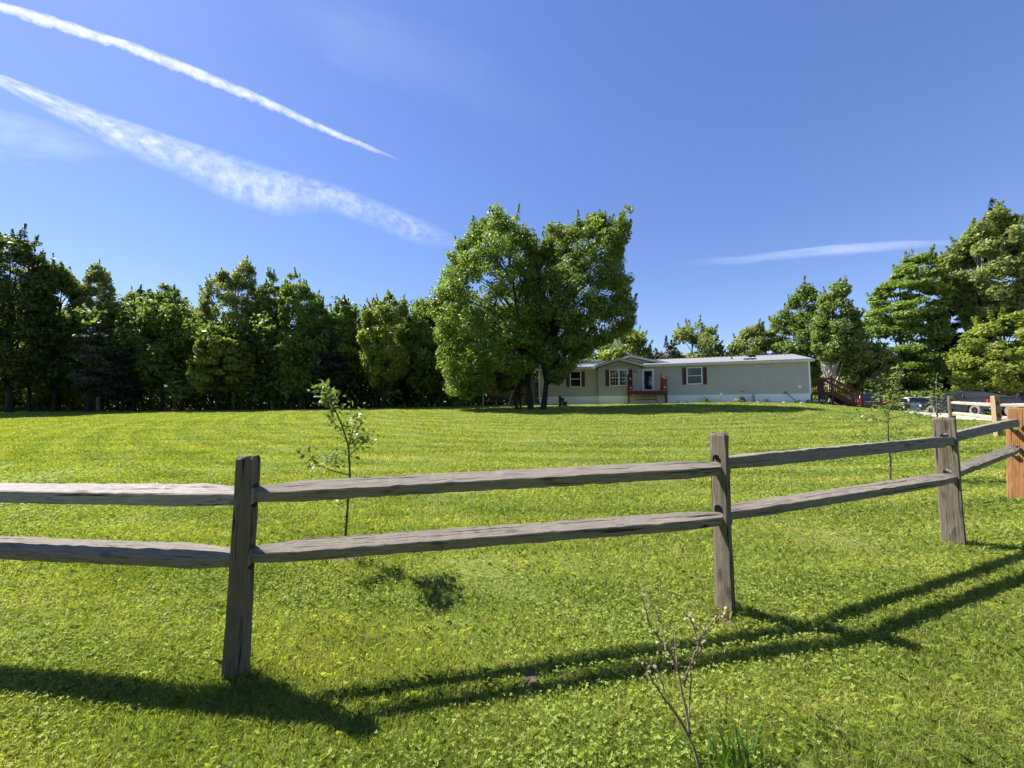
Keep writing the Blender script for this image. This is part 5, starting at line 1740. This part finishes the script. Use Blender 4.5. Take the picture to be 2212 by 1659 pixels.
def arch(cx, r_, z0, n_=9, rev=False):
    a0 = math.asin(max(-1, min(1, (z0 - .42) / r_)))
    pts = [(cx + r_ * math.cos(a), .42 + r_ * math.sin(a)) for a in np.linspace(math.pi - a0, a0, n_)]
    return pts
def wheel(root, x, y, mat, rmat, r_=.40, w_=.27):
    s = 1 if y > 0 else -1
    M = Matrix.Translation((x, y, r_ - .01)) @ Matrix.Rotation(R(-90 * s), 4, 'X')
    m_ = MB(); m_.lathe([(r_ * .62, -w_ / 2), (r_ * .92, -w_ / 2), (r_, -w_ * .35), (r_, w_ * .35), (r_ * .92, w_ / 2), (r_ * .62, w_ / 2 - .02), (r_ * .62, -w_ / 2)], 26, M)
    wl = m_.build('wheel', mat, root, smooth_=True)
    m_ = MB(); m_.lathe([(r_ * .63, w_ / 2 - .03), (r_ * .56, w_ / 2 - .05), (r_ * .54, w_ / 2 - .12), (0, w_ / 2 - .12)], 24, M)
    m_.lathe([(.075, w_ / 2 - .04), (.05, w_ / 2 - .025), (0, w_ / 2 - .025)], 12, M)
    for k in range(6):
        a = k * math.pi / 3
        p0 = M @ Vector((.05 * math.cos(a), .05 * math.sin(a), w_ / 2 - .05)); p1 = M @ Vector((r_ * .58 * math.cos(a), r_ * .58 * math.sin(a), w_ / 2 - .05))
        m_.bar(p0, p1, .035, .075, (0, s, 0))
    m_.build('rim', rmat, wl, smooth_=True)
    return wl
def frustum(m_, xb0, xb1, yb, zb, xt0, xt1, yt, zt):
    vs = [(xb0, -yb, zb), (xb1, -yb * .97, zb), (xb1, yb * .97, zb), (xb0, yb, zb), (xt0, -yt, zt), (xt1, -yt * .96, zt), (xt1, yt * .96, zt), (xt0, yt, zt)]
    m_.add(vs, [(0, 1, 2, 3), (4, 7, 6, 5), (0, 4, 5, 1), (1, 5, 6, 2), (2, 6, 7, 3), (3, 7, 4, 0)])
def lerp3(a, b, t): return tuple(a[i] + (b[i] - a[i]) * t for i in range(3))
def side_glass(m_, c00, c10, c11, c01, u0, u1, v0, v1, off):
    """quad on a bilinear panel, moved outwards"""
    def P(u_, v_): return Vector(lerp3(lerp3(c00, c10, u_), lerp3(c01, c11, u_), v_)) + Vector(off)
    m_.add([P(u0, v0), P(u1, v0), P(u1, v1), P(u0, v1)], [(0, 1, 2, 3)])

def vehicle(name, label, cat, x, y, rz, col, body='pickup', cap=None, sail=False, tyre=TYRE, rimm=RIMD, metal=.4):
    g0 = gz(x, y)
    # settle on the slope
    h = Vector((math.cos(rz), math.sin(rz)))
    pf_ = gz(x + h.x * 1.8, y + h.y * 1.8); pb_ = gz(x - h.x * 1.8, y - h.y * 1.8)
    root = empty(name, (x, y, (pf_ + pb_) / 2 + .035), rz, label, cat)
    root.rotation_euler = (0, -math.atan2(pf_ - pb_, 3.6), rz)
    P = paint('paint_' + col[0], col[1], metal)
    W_ = .97
    if body == 'pickup':
        xr, xf = -1.82, 1.88
        poly = [(-2.86, .62), (-2.84, .50), (xr - .52, .46)] + arch(xr, .50, .46) + [(xr + .52, .40), (xf - .52, .40)] + arch(xf, .50, .46) + [(xf + .50, .46), (2.80, .48), (2.90, .60), (2.92, .92), (2.84, 1.08), (2.3, 1.15), (1.42, 1.22), (1.30, 1.25), (-.92, 1.25), (-.93, 1.29), (-2.86, 1.30)]
        gb = (-.90, 1.38, .90, 1.24, -.72, .52, .74, 1.88)
    else:
        xr, xf = -1.45, 1.42
        poly = [(-2.30, .62), (-2.26, .46), (xr - .46, .42)] + arch(xr, .44, .44) + [(xr + .46, .36), (xf - .46, .36)] + arch(xf, .44, .44) + [(xf + .46, .42), (2.30, .44), (2.40, .60), (2.38, .85), (2.25, .98), (1.35, 1.08), (1.20, 1.12), (-2.28, 1.15)]
        gb = (-2.24, 1.35, .90, 1.13, -2.0, .45, .70, 1.76)
    m_ = MB(); m_.prism(poly, 1, -W_, W_)
    bodyo = m_.build('body', P, root, bevel=.045, smooth_=True, seg=3)
    m_ = MB(); frustum(m_, *gb)
    cab = m_.build('cab', P, root, bevel=.06, smooth_=True, seg=3)
    xb0, xb1, yb, zb, xt0, xt1, yt, zt = gb
    # windows
    for s in (1, -1):
        c00 = (xb0, s * yb, zb); c10 = (xb1, s * yb * .97, zb); c11 = (xt1, s * yt * .96, zt); c01 = (xt0, s * yt, zt)
        o_ = (0, s * .006, .003)
        for (a, b) in (((.06, .44), (.50, .80)) if body == 'pickup' else ((.04, .30), (.34, .60), (.64, .86))):
            m_ = MB(); side_glass(m_, c00, c10, c11, c01, a, b, .08, .84, o_); m_.build('window', GLASS, root)
    m_ = MB(); side_glass(m_, (xb1, -yb * .97, zb), (xb1, yb * .97, zb), (xt1, yt * .96, zt), (xt1, -yt * .96, zt), .08, .92, .1, .9, (.006, 0, .004)); m_.build('windshield', GLASS, root)
    m_ = MB(); side_glass(m_, (xb0, -yb, zb), (xb0, yb, zb), (xt0, yt, zt), (xt0, -yt, zt), .10, .90, .12, .84, (-.006, 0, .002)); m_.build('rear_window', GLASS, root)
    rear = poly[0][0]
    # rear end
    if body == 'pickup':
        m_ = MB(); m_.box(rear - .045, rear + .01, -.74, .74, .66, 1.27); tg = m_.build('tailgate', P, root, bevel=.015, smooth_=True)
        m_ = MB(); m_.box(rear - .06, rear - .046, -.11, .11, 1.08, 1.14); m_.build('handle', M_BLACK, tg)
        m_ = MB(); m_.box(rear - .16, rear + .02, -.95, .95, .44, .61); m_.build('bumper', ALLOY if col[0] == 'white' else M_GREYM, root, bevel=.03, smooth_=True)
        for s in (1, -1):
            m_ = MB(); m_.box(rear - .03, rear + .14, s * .76 if s > 0 else -.985, .985 if s > 0 else -.76, .80, 1.22); m_.build('tail_light', TAILR, root, bevel=.02)
    else:
        m_ = MB(); m_.box(rear - .08, rear + .02, -.93, .93, .44, .62); m_.build('bumper', M_BLACK, root, bevel=.03, smooth_=True)
        m_ = MB(); m_.box(rear - .03, rear - .005, -.5, .5, .92, .96); m_.build('trim_strip', ALLOY, root)
        for s in (1, -1):
            m_ = MB(); m_.box(rear - .025, rear + .12, s * .76 if s > 0 else -.985, .985 if s > 0 else -.76, .78, 1.14); m_.build('tail_light', TAILR, root, bevel=.02)
    # front end
    fr = max(p[0] for p in poly)
    m_ = MB(); m_.box(fr - .06, fr + .03, -.93, .93, .45, .62); m_.build('bumper', M_GREYM, root, bevel=.03, smooth_=True)
    m_ = MB(); m_.box(fr - .05, fr + .012, -.52, .52, .66, .98); m_.build('grille', M_BLACK, root, bevel=.02)
    for s in (1, -1):
        m_ = MB(); m_.box(fr - .22, fr + .008, s * .56 if s > 0 else -.978, .978 if s > 0 else -.56, .74, .96); m_.build('headlight', HEADL, root, bevel=.02)
        m_ = MB(); m_.box(xb1 - .30, xb1 - .12, s * (W_ + .02) if s > 0 else -(W_ + .24), (W_ + .24) if s > 0 else -(W_ + .02), zb + .06, zb + .26); m_.bar((xb1 - .2, s * .9, zb + .08), (xb1 - .2, s * (W_ + .05), zb + .12), .05, .05); m_.build('side_mirror', M_BLACK, root, bevel=.02)
        for dx_ in ((.30, -.62) if body == 'pickup' else (.15, -.85)):
            m_ = MB(); m_.box(dx_, dx_ + .18, s * (W_ + .001) if s > 0 else -(W_ + .03), (W_ + .03) if s > 0 else -(W_ + .001), 1.05, 1.09); m_.build('door_handle', M_BLACK, root)
        # door gaps and flared arches
        m_ = MB()
        for dx_ in ((1.22, .28, -.70, -.90) if body == 'pickup' else (1.05, .05, -.98)):
            m_.box(dx_, dx_ + .012, s * (W_ - .004) if s > 0 else -(W_ + .003), (W_ + .003) if s > 0 else -(W_ - .004), .48, 1.22 if body == 'pickup' else 1.1)
        m_.build('door_gap', M_BLACK, root)
        for cx in (xr, xf):
            m_ = MB()
            rr = .52 if body == 'pickup' else .46
            m_.tube([(cx + rr * math.cos(a), s * (W_ + .004), .42 + rr * math.sin(a)) for a in np.linspace(.1, math.pi - .1, 12)], .032, 6)
            m_.build('wheel_arch', P if col[0] == 'white' else M_BLACK, root, smooth_=True)
        for cx in (xr, xf):
            wheel(root, cx, s * .84, tyre, rimm, .41 if body == 'pickup' else .37)
    m_ = MB(); m_.box(xr - .4, xf + .4, -.7, .7, .36, .5); m_.build('chassis', M_BLACK, root)
    if cap:
        m_ = MB(); frustum(m_, -2.86, -.92, .93, 1.31, -2.74, -.94, .78, 1.90); cp_ = m_.build('truck_cap', P, root, bevel=.05, smooth_=True)
        for s in (1, -1):
            m_ = MB(); side_glass(m_, (-2.86, s * .93, 1.31), (-.92, s * .902, 1.31), (-.94, s * .75, 1.9), (-2.74, s * .78, 1.9), .10, .93, .16, .76, (0, s * .007, .003)); m_.build('window', GLASS, cp_)
        m_ = MB(); side_glass(m_, (-2.86, -.93, 1.31), (-2.86, .93, 1.31), (-2.74, .78, 1.9), (-2.74, -.78, 1.9), .07, .93, .08, .84, (-.007, 0, .002)); m_.build('rear_window', GLASS, cp_)
    if sail:
        m_ = MB(); m_.prism([(-.86, 1.30), (-2.78, 1.31), (-2.70, 1.36), (-.74, 1.78)], 1, -.72, .72); m_.build('bed_cover', M_BLACK, root, bevel=.03)
    return root
vehicle('pickup_truck', 'dark blue-grey crew cab pickup with a sloping black bed cover, seen from behind left', 'pickup truck', 34.86, 29.57, math.atan2(.98, .2), ('slate', (.022, .030, .048)), sail=True, tyre=TYRE_D)
vehicle('pickup_truck', 'white pickup with a windowed bed cap parked beyond the thin apple sapling', 'pickup truck', 40.95, 40.0, math.atan2(.9, .44), ('white', (.72, .73, .74)), cap=True, metal=0)
vehicle('pickup_truck', 'dark blue pickup with bright chrome wheels, cut by the right edge of the photo', 'pickup truck', 31.62, 21.97, math.atan2(.98, .2), ('navy', (.018, .024, .046)), tyre=TYRE_D, rimm=ALLOY)
vehicle('parked_car', 'charcoal sport utility car with red tail lights behind the foot of the deck stairs', 'car', 32.2, 36.0, math.atan2(.966, .26), ('charcoal', (.05, .042, .048)), body='suv')

# ------------------------------------------------------------------ contrails and thin cloud, hung at their real height
def cloud_mat(name, dens, sx, sy, thr=.42, seed=0., bright=1.0, soft=.25, edge=.55, r0=.25, r1=.8):
    m = bpy.data.materials.new(name)
    m.use_nodes = True
    n = m.node_tree; n.nodes.clear()
    out = n.nodes.new('ShaderNodeOutputMaterial')
    au = n.nodes.new('ShaderNodeAttribute'); au.attribute_name = 'uvw'
    mp = n.nodes.new('ShaderNodeMapping'); mp.inputs['Scale'].default_value = (sx, sy, 1); mp.inputs['Location'].default_value = (seed, seed, 0)
    n.links.new(au.outputs['Vector'], mp.inputs['Vector'])
    f = noise(n, mp.outputs[0], 1.0, 7, .62)
    sep = n.nodes.new('ShaderNodeSeparateXYZ'); n.links.new(au.outputs['Vector'], sep.inputs[0])
    def mth(op, a, b=None, c=None):
        o = n.nodes.new('ShaderNodeMath'); o.operation = op; o.use_clamp = False
        for i, v in enumerate((a, b, c)):
            if v is None: continue
            if isinstance(v, (int, float)): o.inputs[i].default_value = v
            else: n.links.new(v, o.inputs[i])
        return o.outputs[0]
    # v runs 0..1 across, z attribute is the strength along it
    v = sep.outputs[1]
    acr = mth('SUBTRACT', 1.0, mth('POWER', mth('ABSOLUTE', mth('SUBTRACT', mth('MULTIPLY', v, 2.0), 1.0)), 2.0))
    if edge < 0:
        tex = mth('DIVIDE', mth('SUBTRACT', f, thr), soft)
        ct = n.nodes.new('ShaderNodeClamp'); n.links.new(tex, ct.inputs[0])
        am = n.nodes.new('ShaderNodeClamp'); n.links.new(acr, am.inputs[0])
        f2 = noise(n, mp.outputs[0], .22, 3, .5)
        body = mth('MULTIPLY', mth('POWER', am.outputs[0], 1.1), mth('ADD', .22, mth('MULTIPLY', ct.outputs[0], .78)))
        a = mth('MULTIPLY', body, mth('ADD', .35, f2))
    a = a if edge < 0 else mth('ADD', f, mth('MULTIPLY', mth('SUBTRACT', acr, 1.0), edge))
    a = a if edge < 0 else mth('DIVIDE', mth('SUBTRACT', a, thr), soft)
    cl_ = n.nodes.new('ShaderNodeClamp'); n.links.new(a, cl_.inputs[0])
    fc_ = mth('MULTIPLY', mth('MULTIPLY', cl_.outputs[0], sep.outputs[2]), dens)
    c2 = n.nodes.new('ShaderNodeClamp'); n.links.new(fc_, c2.inputs[0])
    tp = n.nodes.new('ShaderNodeBsdfTransparent')
    tl = n.nodes.new('ShaderNodeBsdfTranslucent'); tl.inputs['Color'].default_value = (bright, bright, bright, 1)
    df = n.nodes.new('ShaderNodeBsdfDiffuse'); df.inputs['Color'].default_value = (bright, bright, bright, 1)
    ad = n.nodes.new('ShaderNodeMixShader'); ad.inputs[0].default_value = .7
    n.links.new(df.outputs[0], ad.inputs[1]); n.links.new(tl.outputs[0], ad.inputs[2])
    ms = n.nodes.new('ShaderNodeMixShader')
    n.links.new(c2.outputs[0], ms.inputs[0]); n.links.new(tp.outputs[0], ms.inputs[1]); n.links.new(ad.outputs[0], ms.inputs[2])
    n.links.new(ms.outputs[0], out.inputs['Surface'])
    return m
def contrail(name, label, cat, upper, lower, strength, alt, mat, n_=90):
    """upper and lower edges as seen; laid out at the given altitude in metres as a shallow arched body of cloud"""
    def on(p):
        r_ = ray(*p); k = alt / r_[2]
        return np.array([r_[0] * k, r_[1] * k, alt + CZ])
    def samp(path, t):
        P_ = np.array(path, float); d = np.r_[0, np.cumsum(np.hypot(*np.diff(P_, axis=0).T))]; d /= d[-1]
        return np.array([np.interp(t, d, P_[:, 0]), np.interp(t, d, P_[:, 1])]).T
    T = np.linspace(0, 1, n_); Uu = samp(upper, T); Ll = samp(lower, T)
    S = np.interp(T, [s[0] for s in strength], [s[1] for s in strength])
    rows = 9; V = []; uv = []
    tot = 0; prevc = None
    for i in range(n_):
        a = on(Uu[i]); b = on(Ll[i]); wdt = np.linalg.norm(a - b)
        c = (a + b) / 2
        if prevc is not None: tot += np.linalg.norm(c - prevc)
        prevc = c
        for j in range(rows):
            v = j / (rows - 1)
            p = a + (b - a) * v
            p[2] += wdt * .10 * (1 - (2 * v - 1) ** 2)
            V.append(p); uv.append((tot / 1000, v, S[i]))
    V = np.array(V); cen = V.mean(0)
    i0 = np.array([r_ * rows + c_ for r_ in range(n_ - 1) for c_ in range(rows - 1)])
    o = np_mesh(name, V - cen, np.c_[i0, i0 + 1, i0 + rows + 1, i0 + rows], mat, smooth_=True, loc=tuple(cen))
    a_ = o.data.attributes.new('uvw', 'FLOAT_VECTOR', 'POINT')
    a_.data.foreach_set('vector', np.array(uv, np.float32).ravel())
    o.visible_shadow = True
    return tag(o, label, cat)
contrail('contrail', 'sharp white contrail, the upper and narrower of the two on the left', 'contrail',
         [(-60, -22), (0, 0), (110, 30), (300, 92), (420, 140), (560, 200), (700, 268), (800, 312), (868, 345)],
         [(-60, 5), (0, 34), (100, 68), (240, 110), (400, 170), (550, 232), (680, 285), (790, 328), (866, 350)],
         [(0, 1), (.35, .95), (.6, .85), (.8, .75), (.93, .5), (1, 0)], 3000,
         cloud_mat('contrail_vapour', .52, 9.0, 1.8, .14, 3, 1.0, .60, .72))
contrail('contrail', 'wide feathery contrail spreading out below the sharp narrow one', 'contrail',
         [(-60, 140), (0, 158), (100, 196), (250, 250), (400, 300), (560, 350), (720, 395), (850, 445), (940, 485), (1010, 520)],
         [(-60, 165), (0, 190), (110, 250), (260, 330), (400, 390), (500, 440), (600, 472), (720, 462), (820, 500), (900, 535), (1010, 545)],
         [(0, .95), (.2, .9), (.4, .85), (.6, .72), (.75, .5), (.9, .42), (1, 0)], 3000,
         cloud_mat('contrail_feather', .37, 7.0, 4.5, .36, 8, 1.0, .30, -1))
contrail('thin_cloud', 'faint thin streak of cloud low in the sky on the right', 'cloud',
         [(1450, 562), (1600, 552), (1800, 528), (1950, 520), (2080, 518)], [(1450, 580), (1600, 580), (1800, 560), (1950, 548), (2080, 540)],
         [(0, 0), (.3, .5), (.6, .9), (1, .3)], 3000, cloud_mat('thin_vapour', .26, .35, 1.2, .20, 1, 1.0, .6, .5), 40)
contrail('thin_cloud', 'faint veil of cloud at the left edge below the wide contrail', 'cloud',
         [(-60, 200), (60, 230), (200, 290), (330, 330)], [(-60, 420), (60, 400), (200, 370), (330, 345)],
         [(0, .9), (.5, .7), (1, 0)], 3000, cloud_mat('veil_vapour', .15, .9, 3.0, .30, 12, 1.0, .5, .4), 40)
contrail('thin_cloud', 'very faint wide haze of cloud near the top of the sky', 'cloud',
         [(560, -40), (760, -30), (1000, 60), (1250, 180)], [(560, 60), (760, 180), (1000, 260), (1250, 330)],
         [(0, 0), (.3, .7), (.6, .6), (1, 0)], 3000, cloud_mat('faint_vapour', .07, .5, 1.3, .22, 22, 1.0, .6, .4), 40)
